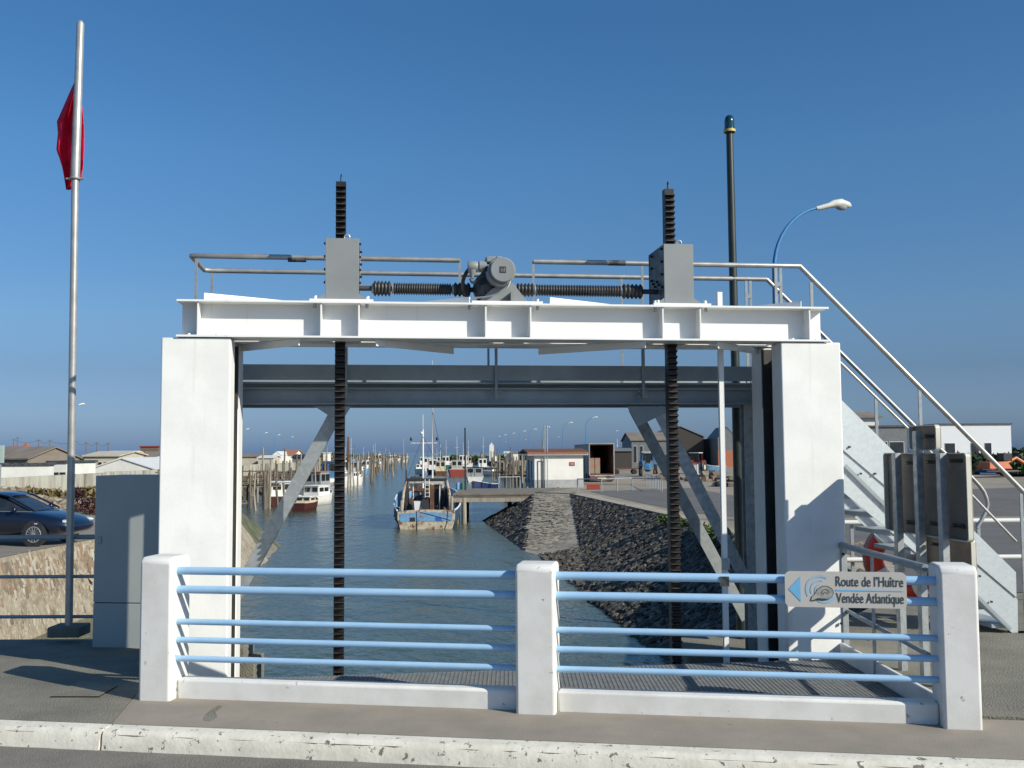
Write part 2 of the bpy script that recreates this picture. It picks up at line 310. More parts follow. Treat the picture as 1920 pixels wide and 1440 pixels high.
# ---- gearboxes
TOPZ = ZB + BH
def gearbox(x0, x1, yt, label):
    a0 = ga(x0, 500, .1)[0]; a1 = ga(x1, 500, .1)[0]; zt = ga(x0, yt, .1)[1]; z0 = TOPZ + .022
    t = thing('gearbox', GP((a0 + a1) / 2, .36, TOPZ), label, 'gearbox', 'grey gearboxes on the gate beam')
    am = (a0 + a1) / 2
    MB().box(a0 - .12, a1 + .12, .0, .72, TOPZ + .002, TOPZ + .02, MG).build('base_plate', STEELW, t)
    MB().box(a0 + .006, a1 - .006, .11, .60, z0 + .015, zt - .004, MG).build('housing', GREYD, t, bevel=.004)
    MB().box(a0, a1, .098, .109, z0 + .012, zt + .004, MG).build('front_plate', GREYP, t, bevel=.002)
    MB().box(a0, a1, .601, .612, z0 + .012, zt + .004, MG).build('rear_plate', GREYP, t, bevel=.002)
    MB().box(a0 + .003, a1 - .003, .112, .598, zt - .003, zt + .006, MG).build('lid', GREYP, t)
    for sg, a in ((-1, a0), (1, a1)):
        MB().prism([(0, 0), (.09, 0), (0, .06)], GP(a, .10, z0 - .001), GX * sg, ZZ, GY * .5).build('foot', GREYP, t)
        for s in (.04, .67):
            MB().cyl(GP(a + sg * .075, s, TOPZ + .021), GP(a + sg * .075, s, TOPZ + .05), .014, n=6).build('bolt', STEELW, t)
        for k in range(5):
            zz = z0 + .05 + (zt - z0 - .08) * k / 4
            for s in (.16, .50):
                MB().cyl(GP(a - sg * .004, s, zz), GP(a + sg * .016, s, zz), .011, n=6).build('bolt', RACKM, t)
    for k in range(4):
        s = .28 + .06 * k; zz = z0 + .2 + .035 * (k % 2); MB().cyl(GP(a0 + .004, s, zz), GP(a0 - .012, s, zz), .012, n=6).build('bolt', RACKM, t)
    MB().torus(GP(am + .035, .2, zt + .035), GY, .022, .006, 16, 6).build('lifting_eye', GALV, t)
    return am
amL = gearbox(610, 673, 447, 'grey gearbox on the white beam, closer to the flagpole')
amR = gearbox(1245, 1300, 458, 'grey gearbox on the white beam, closer to the tall dark pole')
# ---- racks
CREST = pm('worn_lit_tooth_edge', (.075, .055, .042), (.03, .022, .018), sc=25, rough=.5)  # paler crests: worn edges plus the light caught on tooth tops, painted in
def rack(px, ytop, label):
    a = ga(px, 500, .36)[0]; zt = ga(px, ytop, .36)[1]; w = .042
    t = thing('toothed_rack', GP(a, .38, -3.0), label, 'toothed rack', 'toothed racks that lift the gate')
    MB().box(a - w, a + w, .36, .44, -3.0, zt, MG).build('rack_bar', RACKM, t)
    z = -2.9; m = MB(); h = .028; pitch = .0516
    while z < zt - .05:
        m.prism([(0, 0), (-.038, .012), (-.038, .022), (0, h)], GP(a - w, .3595, z), GY, ZZ, GX * 2 * w); z += pitch
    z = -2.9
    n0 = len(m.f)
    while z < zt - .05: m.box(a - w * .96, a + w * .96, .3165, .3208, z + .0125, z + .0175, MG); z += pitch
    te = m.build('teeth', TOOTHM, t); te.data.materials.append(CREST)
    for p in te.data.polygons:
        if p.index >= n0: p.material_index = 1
    MB().cyl(GP(a, .4, zt), GP(a, .4, zt + .05), .008, n=6).torus(GP(a, .4, zt + .06), GX, .012, .005, 12, 6).build('lifting_eye', RACKM, t)
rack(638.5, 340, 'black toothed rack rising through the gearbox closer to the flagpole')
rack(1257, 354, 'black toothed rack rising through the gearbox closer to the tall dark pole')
# ---- drive shafts with bellows
def shaft(xs, y0, y1, label, secs):
    zc = lambda px: ga(px, y0 + (y1 - y0) * (px - xs[0]) / (xs[1] - xs[0]), .35)
    a0, z0 = zc(xs[0]); a1, z1 = zc(xs[1]); z = (z0 + z1) / 2
    t = thing('drive_shaft', GP((a0 + a1) / 2, .35, z), label, 'drive shaft', 'bellows covered drive shafts')
    MB().cyl(GP(a0, .35, z), GP(a1, .35, z), .022, n=12).build('shaft', DARKST, t)
    for x0, x1, r, n in secs:
        b0 = ga(x0, y0, .35)[0]; b1 = ga(x1, y0, .35)[0]; pr = [(r * .45, 0)]
        for i in range(n):
            u = (b1 - b0) / n; pr += [(r * .72, u * (i + .05)), (r, u * (i + .42)), (r, u * (i + .58)), (r * .72, u * (i + .95))]
        pr.append((r * .45, b1 - b0))
        MB().lathe(pr, GP(b0, .35, z), GX, 20).build('bellows', RUBBER, t, ang=80)
        MB().lathe([(.03, -.015), (.042, -.012), (.042, .01), (.03, .012)], GP(b0, .35, z), GX, 16).build('clamp', GALVD, t)
shaft((668, 905), 541, 543, 'black ribbed drive shaft running from the motor towards the flagpole', ((700, 733, .068, 5), (738, 846, .054, 24), (850, 882, .062, 4)))
shaft((965, 1248), 544, 547, 'black ribbed drive shaft running from the motor towards the tall dark pole', ((968, 1001, .060, 5), (1004, 1164, .052, 32), (1166, 1204, .066, 5)))
# ---- motor
mc, mz = ga(942, 507, .02)
t = thing('gate_motor', GP(mc, .3, TOPZ), 'grey gate motor with a round cover plate in the middle of the white beam', 'motor')
MB().box(ga(885, 560)[0], ga(1018, 560)[0], .0, .70, TOPZ + .002, TOPZ + .02, MG).build('base_plate', STEELW, t)
MB().lathe([(.098, 0), (.105, .006), (.105, .03), (.1, .034)], GP(mc, -.02, mz), GY, 40).build('cover_disc', GREYP, t)
b_ = MB().lathe([(.116, 0), (.118, .01), (.118, .16), (.10, .2)], GP(mc - .005, .014, mz - .005), GY, 36).build('motor_body', GREYP, t)
m = MB()
pts = [(-.026, .026), (.024, .026), (.024, -.026), (.014, -.026), (.014, .008), (.004, .012), (.001, -.018), (-.004, -.018), (-.006, .012), (-.016, -.004), (-.016, .012), (-.026, .010)]
bg_ = MB().box(mc - .026, mc + .026, -.0245, -.0205, mz - .026, mz + .026, MG).build('badge', RUBBER, t)
MB().box(mc - .018, mc - .013, -.0262, -.0247, mz - .016, mz + .012, MG).box(mc - .004, mc + .002, -.0262, -.0247, mz - .018, mz + .004, MG).box(mc + .010, mc + .016, -.0262, -.0247, mz - .018, mz + .014, MG).build('badge_marks', GREYP, bg_)
MB().ell((0, 0, 0), (.15, .17, .15), 24, 14, Matrix.Translation(GP(mc - .07, .36, mz - .1))).build('gear_case', GREYD, t)
MB().box(mc - .16, mc + .1, .22, .52, TOPZ + .021, mz - .05, MG).build('gear_case', GREYD, t, bevel=.03)
MB().prism([(-.20, 0), (.24, 0), (.11, .17), (.06, .19), (-.08, .12)], GP(mc, .15, TOPZ + .021), GX, ZZ, GY * .014).build('bracket', GREYP, t)
MB().prism([(-.20, 0), (.24, 0), (.11, .17), (-.08, .14)], GP(mc, .53, TOPZ + .021), GX, ZZ, GY * .014).build('bracket', GREYP, t)
MB().box(mc + .075, mc + .1, .06, .149, TOPZ + .021, TOPZ + .11, MG).build('bracket_rib', GREYP, t)
for x0, x1, r in ((878, 896, .046), (898, 912, .048)):
    MB().lathe([(r * .9, 0), (r, .006), (r, (x1 - x0) * .0043), (r * .9, (x1 - x0) * .0043 + .006)], GP(ga(x0, 498, .1)[0], .14, ga(x0, 498, .1)[1]), GX, 24).build('terminal_housing', GREYP, t)
a, z = ga(886, 505, .1); MB().lathe([(.035, 0), (.028, -.03), (.014, -.055), (.014, -.07), (.007, -.075)], GP(a, .13, z), ZZ, 20).build('cable_gland', GREYP, t)
MB().box(mc - .13, mc - .02, .10, .2, mz + .08, mz + .135, MG).build('junction_box', GREYP, t, bevel=.012)
MB().box(mc - .05, mc + .0, .04, .16, mz + .09, mz + .125, MG).build('junction_box', GREYP, t, bevel=.008)
def gp_path(pl, s, r, nm, mt):
    pts = []
    P = [GP(*(lambda q: (q[0], ss, q[1]))(ga(x, y, ss))) for x, y, ss in pl]
    for i in range(len(P) - 1):
        p0 = P[max(0, i - 1)]; p1 = P[i]; p2 = P[i + 1]; p3 = P[min(len(P) - 1, i + 2)]
        for k in range(6):
            u = k / 6; pts.append(.5 * ((2 * p1) + (p2 - p0) * u + (2 * p0 - 5 * p1 + 4 * p2 - p3) * u * u + (3 * p1 - p0 - 3 * p2 + p3) * u ** 3))
    pts.append(P[-1]); MB().tube(pts, r, 8).build(nm, mt, t)
gp_path([(885, 498, .16), (874, 512, .18), (868, 528, .2), (869, 545, .24), (878, 558, .26)], 0, .017, 'thick_cable', RUBBER)
gp_path([(957, 527, -.01), (950, 541, -.015), (935, 550, -.01), (915, 556, .0), (885, 559, .02)], 0, .0075, 'thin_cable', GALV)
gp_path([(882, 522, .1), (886, 530, .09), (895, 524, .09), (905, 512, .09), (915, 500, .1)], 0, .011, 'thick_cable', RUBBER)
# ---- white guide rod through the beams
a0, z0 = ga(1348.5, 548, .36); a1 = ga(1366, 1180, .36)[0]
t = thing('gauge_rod', GP(a0, .36, -.1), 'slim white upright rod passing through the white beam beside the dark pole', 'rod')
MB().box(a0 - .022, a0 + .022, .34, .38, -2.6, z0, MG).build('rod', STEELW, t)
MB().box(a0 - .035, a0 + .035, .325, .338, .72, .82, MG).build('guide_bracket', GALV, t)
# ================================================================== access platform
WS, WB = .88, 1.62
t = thing('access_platform', GP(0, WS, 2.2), 'galvanised walkway with handrails and a staircase behind the white gate', 'walkway')
aw0 = ga(446, 700, WS)[0] - .42; aw1 = ga(1418, 700, WS)[0] + .75
zt = ga(930, 685, WS)[1]; zk = ga(930, 716, WS)[1]; zd = ga(930, 728, WS)[1]; zb = ga(930, 758, WS)[1]
for s, nm in ((WS, 'front'), (WB, 'rear')):
    sg = 1 if s == WS else -1
    MB().box(aw0, aw1, s, s + .006, zk + .012, zt, MG).build('kick_plate', GALVD, t)
    MB().box(aw0, aw1, min(s - .004 * sg, s + .075 * sg), max(s - .004 * sg, s + .075 * sg), zb, zb + .012, MG).box(aw0, aw1, min(s - .004 * sg, s + .075 * sg), max(s - .004 * sg, s + .075 * sg), zd - .012, zd + .003, MG).box(aw0, aw1, min(s + .055 * sg, s + .063 * sg), max(s + .055 * sg, s + .063 * sg), zb + .012, zd - .012, MG).build('edge_channel', GALVD, t)
MB().box(aw0, aw1, WS + .01, WB - .01, zk - .02, zk - .004, MG).build('deck', GALVD, t)
for px in (649, 930, 1205):
    a = ga(px, 720, WS)[0]
    MB().box(a - .012, a + .012, WS - .03, WS - .006, zb + .05, zt + .28, MG).build('rail_post', GALVD, t)
    for k in (-1, 1):
        for zz in (.05, .1): MB().cyl(GP(a + k * .035, WS - .001, zb + zz + .02), GP(a + k * .035, WS - .012, zb + zz + .02), .008, n=6).build('bolt', GALV, t)
def pipe(pts, r, nm='handrail', mt=PIPE, n=10):
    return MB().tube(pts, r, n).build(nm, mt, t)
zr = ga(862, 488, WS)[1]
def gz(px, s, z): return GP(ga(px, 500, s)[0], s, z)
# front rails (two lengths), rear rail with the rounded corner at the end
e = gz(358, WS, zr)
e2 = gz(398, WB, zr)
pipe([gz(862, WS, zr), gz(500, WS, zr), gz(366, WS, zr), e + GY * .02 , e + GY * .06, e2 - GX * .07 - GY * .03, e2, gz(470, WB, zr), gz(1000, WB, zr), gz(1437, WB, zr)], .024)
zr2 = zr
pA = gz(1000, WS, zr); pB = gz(1500, WS, zr)
slopeN = G(1905, 908, WS)
pipe([pA, gz(1250, WS, zr), pB, slopeN + (slopeN - pB) * .08], .024)
pRb = gz(1437, WB, zr)
q1 = G(1713, 797, WB); 
q2 = G(1820, 893, WB)
pipe([pRb, q1, q2, G(1836, 910, WB), G(1845, 922, WB), G(1850, 935, WB), G(1852, 946, WB), G(1849, 958, WB), G(1842, 972, WB), G(1832, 990, WB)], .020)
pipe([G(1560, 665, WS + .02), G(1583, 687, WS), G(1705, 806, WS), G(1905, 1015, WS)], .013, 'knee_rail')
pipe([G(540 , 486, WS) , G(574, 486.5, WS)], .0255, 'pipe_coupling', GREYD); pipe([gz(1140, WS, zr), gz(1172, WS, zr)], .0255, 'pipe_coupling', GREYD)
for px, s, py in ((368, WS, 0), (862, WS, 0), (1000, WS, 0), (398, WB, 0), (1204, WS, 0), (1165, WB, 0), (915, WB, 0), (652, WB, 0)):
    p = gz(px, s, zr); MB().box(-.011, .011, -.008, .008, (TOPZ - .1) if px in (862, 1000) else zt - .3, zr, Matrix.Translation(Vector((p.x, p.y, 0)))).build('rail_post', GALV, t)
for px, s in ((1454, WS), (1463, WS), (1398, WB), (1406, WB)):
    p = gz(px, s, zr); MB().box(-.013, .013, -.01, .01, zt - .3, zr - .005, Matrix.Translation(Vector((p.x, p.y, 0)))).build('rail_post', GALV, t)
for px in (1458, 1402):
    s = WS if px > 1450 else WB; p = gz(px, s, zr - .1); MB().box(-.03, .03, -.012, .012, p.z - .1, p.z - .06, Matrix.Translation(Vector((p.x, p.y, 0)))).build('clamp', GALV, t)
for px, y0, y1 in ((1521, 530, 640), (1724, 728, 890), (1642, 745, 850), (1914, 925, 1190)):
    pp = G(px, y0, WS if px != 1642 else WB); q = G(px, y1, WS if px != 1642 else WB)
    MB().box(-.014, .014, -.01, .01, q.z, pp.z, Matrix.Translation(Vector((pp.x, pp.y, 0)))).build('rail_post', GALV, t)
# staircase: two stringers and treads
def stringer(s, x0, yu0, yl0, x1, yu1, yl1, nm, mt):
    P = [G(x0, yu0, s), G(x1, yu1, s), G(x1 + 1, yl1, s), G(x0, yl0, s)]
    m = MB(); w = GY * .01; m.hexa([P[3], P[2], P[2] + w, P[3] + w, P[0], P[1], P[1] + w, P[0] + w]); return m.build(nm, mt, t), P
st, P = stringer(WS - .02, 1500, 673, 775, 1905, 1073, 1120, 'stringer', GALVL)
st2, P2 = stringer(WS - .006, 1500, 728, 855, 1908, 1124, 1196, 'stringer', GALVL)
st3, P3 = stringer(WB, 1500, 800, 880, 1870, 1150, 1205, 'stringer', GALVL)
for x, y, x2, y2 in ((1585, 873, 1895, 1180),):
    MB().beam(G(x, y, WS - .03), G(x2, y2, WS - .03), .012, .03).build('stringer_edge', GALVD, st2)
for x, y in ((1592, 838), (1613, 888), (1640, 888), (1661, 938), (1820, 1128), (1858, 1128), (1836, 1080), (1700, 960), (1722, 985), (1760, 1030)):
    p = G(x, y, WS - .02); MB().cyl(p, p - GY * .02, .011, n=6).build('bolt', DARKST, t)
n = 9
for i in range(n):
    u = (i + .5) / n; px = 1560 + (1900 - 1560) * u; py = 880 + (1190 - 880) * u
    p = G(px, py, WS + .02); a = (p - GO).dot(GX)
    MB().box(a - .13, a + .13, WS + .006, WB - .004, p.z - .02, p.z + .02, MG).build('stair_tread', GALVD, t, bevel=.003)
p = G(1912, 1192, WS); MB().box(-.09, .09, -.03, .09, 0, .02, Matrix.Translation(Vector((p.x, p.y, -.02)))).build('foot_plate', GALV, t)
# braces with gussets
def brace(x0, y0, x1, y1, s, w=.10):
    p0 = G(x0, y0, s); p1 = G(x1, y1, s); d = (p1 - p0).normalized(); nrm = d.cross(GY).normalized()
    m = MB(); m.beam(p0, p1, w, .008, side=nrm); m.beam(p0 + nrm * w / 2 + GY * .04, p1 + nrm * w / 2 + GY * .04, .008, .08, side=nrm)
    m.build('brace', GALV, t)
def gusset(pts, s):
    P = [G(x, y, s) for x, y in pts]; m = MB(); n = len(P); m.add(P + [q + GY * .01 for q in P], [tuple(range(n)), tuple(range(2 * n - 1, n - 1, -1))] + [(i, i + n, (i + 1) % n + n, (i + 1) % n) for i in range(n)]); m.build('gusset', GALVD, t)
brace(634, 766, 440, 1120, WS + .03, .11)
brace(1232, 766, 1425, 1140, WS + .03, .11)
brace(1188, 766, 1400, 1160, WB - .2, .11)
gusset([(590, 762), (658, 762), (641, 790), (622, 783)], WS + .015); gusset([(1176, 762), (1275, 762), (1232, 782), (1196, 800)], WS + .015)
for px, s in ((1405, WS + .05), (436, WS + .05)):
    a = ga(px, 800, s)[0]
    MB().box(a - .05, a + .05, s, s + .007, -3, zb, MG).box(a - .05, a + .05, s + .09, s + .097, -3, zb, MG).box(a - .003, a + .003, s + .007, s + .09, -3, zb, MG).build('column', GALV, t)
# ================================================================== tall dark beacon pole
p0 = at(1393, 1190, 10.3); p1 = at(1368, 252, 10.3); base = Vector((p0.x, p0.y, -2.6))
t = thing('beacon_pole', base, 'tall dark green pole topped by a harbour light behind the walkway', 'pole')
MB().cyl(base, p1, .062, .036, n=20).build('pole', POLEG, t)
z = p1.z; BL = pm('dark_teal_lens', (.005, .045, .06), (.004, .03, .04), rough=.08, spec=.8); YEL = simple('yellow_paint', (.55, .42, .12), .5)
MB().lathe([(.02, -.01), (.03, .0), (.052, .018), (.056, .02)], p1, ZZ, 20).build('lamp_base', POLEG, t)
MB().lathe([(.056, .02), (.062, .022), (.062, .048), (.052, .05)], p1, ZZ, 24).build('yellow_band', YEL, t)
MB().lathe([(.048, .05), (.054, .055), (.050, .09), (.052, .1), (.050, .145), (.044, .175), (.030, .195), (.01, .203)], p1, ZZ, 24).build('lens', BL, t)
# ================================================================== bridge railing
RO = Vector((-2.58, 7.37, 0)); RE = Vector((2.88, 6.49, 0)); RX = (RE - RO).normalized(); RY = Vector((-RX.y, RX.x, 0))
MR = Matrix(((RX.x, RY.x, 0, RO.x), (RX.y, RY.y, 0, RO.y), (0, 0, 1, 0), (0, 0, 0, 1)))
def rr(px, py, s=0):
    p = onp(px, py, RO + RY * s, RY); return (p - RO).dot(RX), p.z
def RP(a, s, z): return RO + RX * a + RY * s + ZZ * z
t = thing('bridge_railing', RP(2.7, .14, 0), 'low bridge railing of white concrete posts and pale blue tubes beside the kerb', 'railing')
posts = []
for x0, x1, yt in ((260, 319, 1045), (966, 1040, 1059), (1765, 1838, 1062)):
    a0 = rr(x0, 1200)[0]; a1 = rr(x1, 1200)[0]; zt_ = rr((x0 + x1) / 2, yt)[1]; dp = .30
    m = MB(); c = .035
    pl = [(0, -.02), (dp, -.02), (dp, zt_ - .02), (dp - .04, zt_), (.03, zt_), (0, zt_ - .03)]
    m.prism(pl, RP(a0, 0, 0), RY, ZZ, RX * (a1 - a0)); o = m.build('post', POSTC, t, bevel=.02, bseg=3); posts.append((a0, a1))
for (a, b) in ((posts[0][1], posts[1][0]), (posts[1][1], posts[2][0])):
    MB().box(a + .001, b - .001, .10, .24, -.02, .135, MR).build('kerb_wall', POSTC, t, bevel=.02, bseg=3)
zs = [rr(640, y, .105)[1] for y in (1074, 1110, 1172, 1207, 1243)]
for i, z in enumerate(zs):
    r = .029 if i < 2 else .022
    for (a, b) in ((posts[0][1], posts[1][0]), (posts[1][1], posts[2][0])):
        o = MB().cyl(RP(a - .02, .105, z), RP(b + .02, .105, z), r, n=20).build('rail', BLUEP, t)
a, z = rr(1358, 1089, .13); MB().box(a - .03, a + .03, .070, .077, z - .03, z + .035, MR).build('pipe_clamp', GREYD, t)
WVM = C0 = simple('sign_pale_blue', (.33, .50, .64), .5)
# ---- oyster route sign
DS = pm('sign_face', (.52, .50, .465), (.49, .475, .44), sc=3, rough=.4); SB = simple('sign_blue', (.17, .45, .72), .5); ST = simple('sign_ink', (.045, .06, .065), .5)
SW = simple('sign_shell', (.40, .40, .36), .5, sc=20, d=.6)
a0, zz1 = rr(1471, 1069, .05); a1 = rr(1699, 1075, .05)[0]; zl = rr(1471, 1138, .05)[1]; zr_ = rr(1699, 1141, .05)[1]; zu = (zz1 + rr(1699, 1075, .05)[1]) / 2; zl = (zl + zr_) / 2
t = thing('direction_sign', RP((a0 + a1) / 2, .1, zl), 'white tourist sign with a blue arrow and an oyster fixed to the blue rails', 'sign')
W_, H_ = a1 - a0, zu - zl
def rrect(w, h, r, n=5):
    o = []
    for cx, cy, q in ((w - r, r, -90), (w - r, h - r, 0), (r, h - r, 90), (r, r, 180)):
        for k in range(n + 1):
            u = R(q + 90 * k / n); o.append((cx + r * math.cos(u), cy + r * math.sin(u)))
    return o
MB().prism(rrect(W_, H_, .035), RP(a0, .05, zl), RX, ZZ, RY * .006).build('panel', DS, t)
tilt = 0
SO = RP(a0, .05, zl)
def onsign(pts, nm, mt, off=.0012, th=.001):
    MB().prism([(x * W_ , y * H_) for x, y in pts], SO - RY * (off + th), RX, ZZ, RY * th).build(nm, mt, t)
onsign([(.03, .5), (.13, .15), (.13, .85)], 'arrow', SB)
def ring(cx, cy, r0, r1, q0, q1, n=14, ey=3.2):
    o = [(cx + r1 * math.cos(R(q0 + (q1 - q0) * k / n)), cy + r1 * ey * math.sin(R(q0 + (q1 - q0) * k / n))) for k in range(n + 1)]
    return o + [(cx + r0 * math.cos(R(q1 + (q0 - q1) * k / n)), cy + r0 * ey * math.sin(R(q1 + (q0 - q1) * k / n))) for k in range(n + 1)]
onsign(ring(.295, .5, .105, .125, 60, 210), 'wave_mark', WVM); onsign(ring(.30, .48, .075, .09, 80, 200), 'wave_mark', WVM)
onsign(ring(.31, .45, .055, .065, 110, 200), 'wave_mark', WVM); onsign(ring(.33, .50, .075, .12, 240, 320), 'wave_mark', WVM)
shell = [(.215, .2), (.225, .3), (.25, .38), (.27, .5), (.31, .58), (.35, .58), (.385, .52), (.40, .42), (.385, .3), (.35, .22), (.31, .2), (.27, .22), (.24, .19)]
onsign([(.305 + (x - .305) * 1.06, .38 + (y - .38) * 1.10) for x, y in shell], 'oyster_outline', ST, .0026)
onsign(shell, 'oyster', SW, .004)
onsign(ring(.335, .40, .030, .034, 0, 190), 'oyster_line', ST, .0055); onsign(ring(.335, .36, .018, .021, 10, 190), 'oyster_line', ST, .0055)
onsign([(.225, .19), (.27, .26), (.33, .25), (.36, .24), (.31, .20), (.27, .215)], 'oyster_line', ST, .0055)
onsign([(.42, .465), (.97, .465), (.97, .485), (.42, .50)], 'divider', SB, .0014, .0008)
def text(body, x, y, size, wd, nm):
    cu = bpy.data.curves.new(nm, 'FONT'); cu.body = body; cu.size = size; cu.extrude = .0006; cu.offset = 0
    o = bpy.data.objects.new(nm, cu); col.objects.link(o); bpy.context.view_layer.update()
    me = bpy.data.meshes.new_from_object(o.evaluated_get(bpy.context.evaluated_depsgraph_get())); bpy.data.objects.remove(o)
    xs = [v.co.x for v in me.vertices]; k = wd / (max(xs) - min(xs)); x0 = min(xs)
    m = MB(); vsx = [SO + RX * (x * W_ + (v.co.x - x0) * k) + ZZ * (y * H_ + v.co.y) - RY * (.0024 + v.co.z) for v in me.vertices]
    m.add(vsx, [tuple(reversed(p.vertices)) for p in me.polygons]); m.build(nm, ST, t, sm=False)
text("Route de l\u2019Hu\u00eetre", .425, .60, H_ * .40, W_ * .55, 'lettering')
text("Vend\u00e9e Atlantique", .425, .14, H_ * .40, W_ * .55, 'lettering')
a, z = rr(1710, 1110, .13); 
# ---- grating over the chamber
t = thing('grating', (0, 7.6, 0), 'galvanised walkway grating between the blue railing and the white gate', 'grating')
gl = RP(posts[0][1], .25, 0); 
gA = RP(0.12, .27, 0); gB = RP(5.42, .27, 0); gC = GP(ga(1583, 1230)[0] - .0, -.015, 0); gD = GP(ga(430, 1270)[0], -.015, 0)
m = MB(); zt_ = .0
def clip_x(x):                            # y range of the grating at world x
    def yl(p, q): return p.y + (q.y - p.y) * (x - p.x) / (q.x - p.x)
    lo_ = yl(gA, gB); hi_ = yl(gD, gC)
    if x > gC.x: hi_ = gC.y + (gB.y + .1 - gC.y) * (x - gC.x) / (gB.x - gC.x)
    return lo_, hi_
x = gD.x - .05
while x < gB.x - .02:
    lo_, hi_ = clip_x(x)
    if hi_ > lo_ + .03: m.box(x - .0018, x + .0018, lo_, hi_, -.03, 0)
    x += .033
m.build('bearing_bars', GRATEM, t)
m = MB(); k = 0
y = 6.5
while y < 9.0:
    # crossbars along x, clipped to the shape
    xs = [xx / 100 for xx in range(int(gD.x * 100), int(gB.x * 100), 4) if clip_x(xx / 100)[0] < y < clip_x(xx / 100)[1]]
    if len(xs) > 1: m.box(xs[0], xs[-1], y - .0018, y + .0018, -.012, -.0005)
    y += .033
m.build('cross_bars', GRATEM, t)
m = MB()
for p, q in ((gA, gB), (gD, gC), (GP(ga(800, 1250)[0], -.02, 0), RP(2.6, .27, 0)), (GP(ga(1250, 1240)[0], -.02, 0), RP(4.3, .27, 0))):
    m.beam(p - ZZ * .05, q - ZZ * .05, .01, .09)
m.build('frame', GALVD, t)
# low white upstand on the right of the grating
t = thing('upstand', gC, 'low white concrete upstand running from the gate pillar to the last railing post', 'kerb wall')
MB().beam(gC + Vector((-.02, .02, .02)), RP(5.42, .31, .02), .045, .22).build('wall', POSTC, t, bevel=.015)
# side handrail joining pillar and post
t = thing('side_handrail', gC, 'grey pipe handrail between the gate pillar and the last railing post', 'handrail')
h0 = G(1577, 1022, -.01); h1 = RP(5.35, .31, .97)
pipe([h0, h1], .026, 'top_pipe', GALVD); pipe([G(1590, 1146, -.01), RP(5.35, .31, .40)], .017, 'lower_pipe', GALVD)
a = ga(1579, 1100)[0]; MB().box(a - .005, a + .045, -.014, -.006, .05, h0.z + .02, MG).build('flat_post', GALV, t)
MB().cyl(G(1581, 1039, -.012), G(1581, 1039, -.03), .012, n=6).build('bolt', DARKST, t); MB().cyl(G(1577, 1169, -.012), G(1577, 1169, -.03), .012, n=6).build('bolt', DARKST, t)
mp_ = h0 + (h1 - h0) * .42; MB().box(mp_.x - .01, mp_.x + .01, mp_.y - .012, mp_.y + .012, 0, mp_.z).build('flat_post', GALV, t)
# ================================================================== road signs seen from behind
SBK = pm('sign_back', (.19, .155, .12), (.14, .12, .10), sc=3, rough=.55, c3=(.25, .21, .17), sc3=2, lo3=.5, hi3=.6); SEDG = simple('sign_rim', (.60, .58, .50), .45)
DG = 7.9
sx = Vector((.15, -1, 0)).normalized(); sy = Vector((1, .15, 0)).normalized()
base = at(1745, 1300, DG); base.z = 0
t = thing('road_sign', base, 'three grey metal road sign boards seen from behind on upright posts', 'road sign')
def board(x0, y0, x1, y1, nm):
    o = at((x0 + x1) / 2, y1, DG); p = onp(x0, y1, o, sy); q = onp(x1, y1, o, sy); r_ = onp((x0 + x1) / 2, y0, o, sy)
    wd = (q - p).length; hh = r_.z - p.z
    M = MB(); M.prism(rrect(wd, hh, .03), p - ZZ * 0, sx, ZZ, sy * .004); b = M.build(nm, SBK, t)
    outer = rrect(wd, hh, .03); inner = [(x + (.008 if x < wd / 2 else -.008), y + (.008 if y < hh / 2 else -.008)) for x, y in outer]
    n = len(outer); off = [(-.035), (.006)]
    vs = [p + sx * x + ZZ * y + sy * off[0] for x, y in outer] + [p + sx * x + ZZ * y + sy * off[0] for x, y in inner] + [p + sx * x + ZZ * y + sy * off[1] for x, y in outer] + [p + sx * x + ZZ * y + sy * off[1] for x, y in inner]
    fs = []
    for i in range(n):
        j = (i + 1) % n; fs += [(i, j, n + j, n + i), (i, 2 * n + i, 2 * n + j, j), (n + i, n + j, 3 * n + j, 3 * n + i), (2 * n + i, 3 * n + i, 3 * n + j, 2 * n + j)]
    MB().add(vs, fs).build('rim', SEDG, b); return p, wd, hh
pb = board(1667, 849, 1824, 994, 'sign_board'); board(1712, 797, 1764, 845, 'sign_board'); board(1738, 1004, 1830, 1058, 'sign_board')
for px, ytop in ((1697, 850), (1738, 808), (1782, 850)):
    q = onp(px, 900, pb[0], sy); zt2 = onp(px, ytop, pb[0], sy).z; c = q - sy * .075
    M = Matrix(((sx.x, sy.x, 0, c.x), (sx.y, sy.y, 0, c.y), (0, 0, 1, 0), (0, 0, 0, 1)))
    MB().box(-.028, .028, -.022, .035, -.02, zt2, M).build('post', GALV, t, bevel=.004)
for px, py in ((1712, 868), (1752, 866), (1795, 864), (1712, 980), (1757, 982), (1800, 986), (1745, 818), (1760, 1020)):
    q = onp(px, py, pb[0], sy); M = Matrix(((sx.x, sy.x, 0, q.x), (sx.y, sy.y, 0, q.y), (0, 0, 1, q.z), (0, 0, 0, 1)))
    MB().box(-.07, .07, -.012, -.003, -.014, .014, M).box(-.07, .07, -.028, -.012, -.014, -.008, M).box(-.07, .07, -.028, -.012, .008, .014, M).build('clamp', DARKST, t)
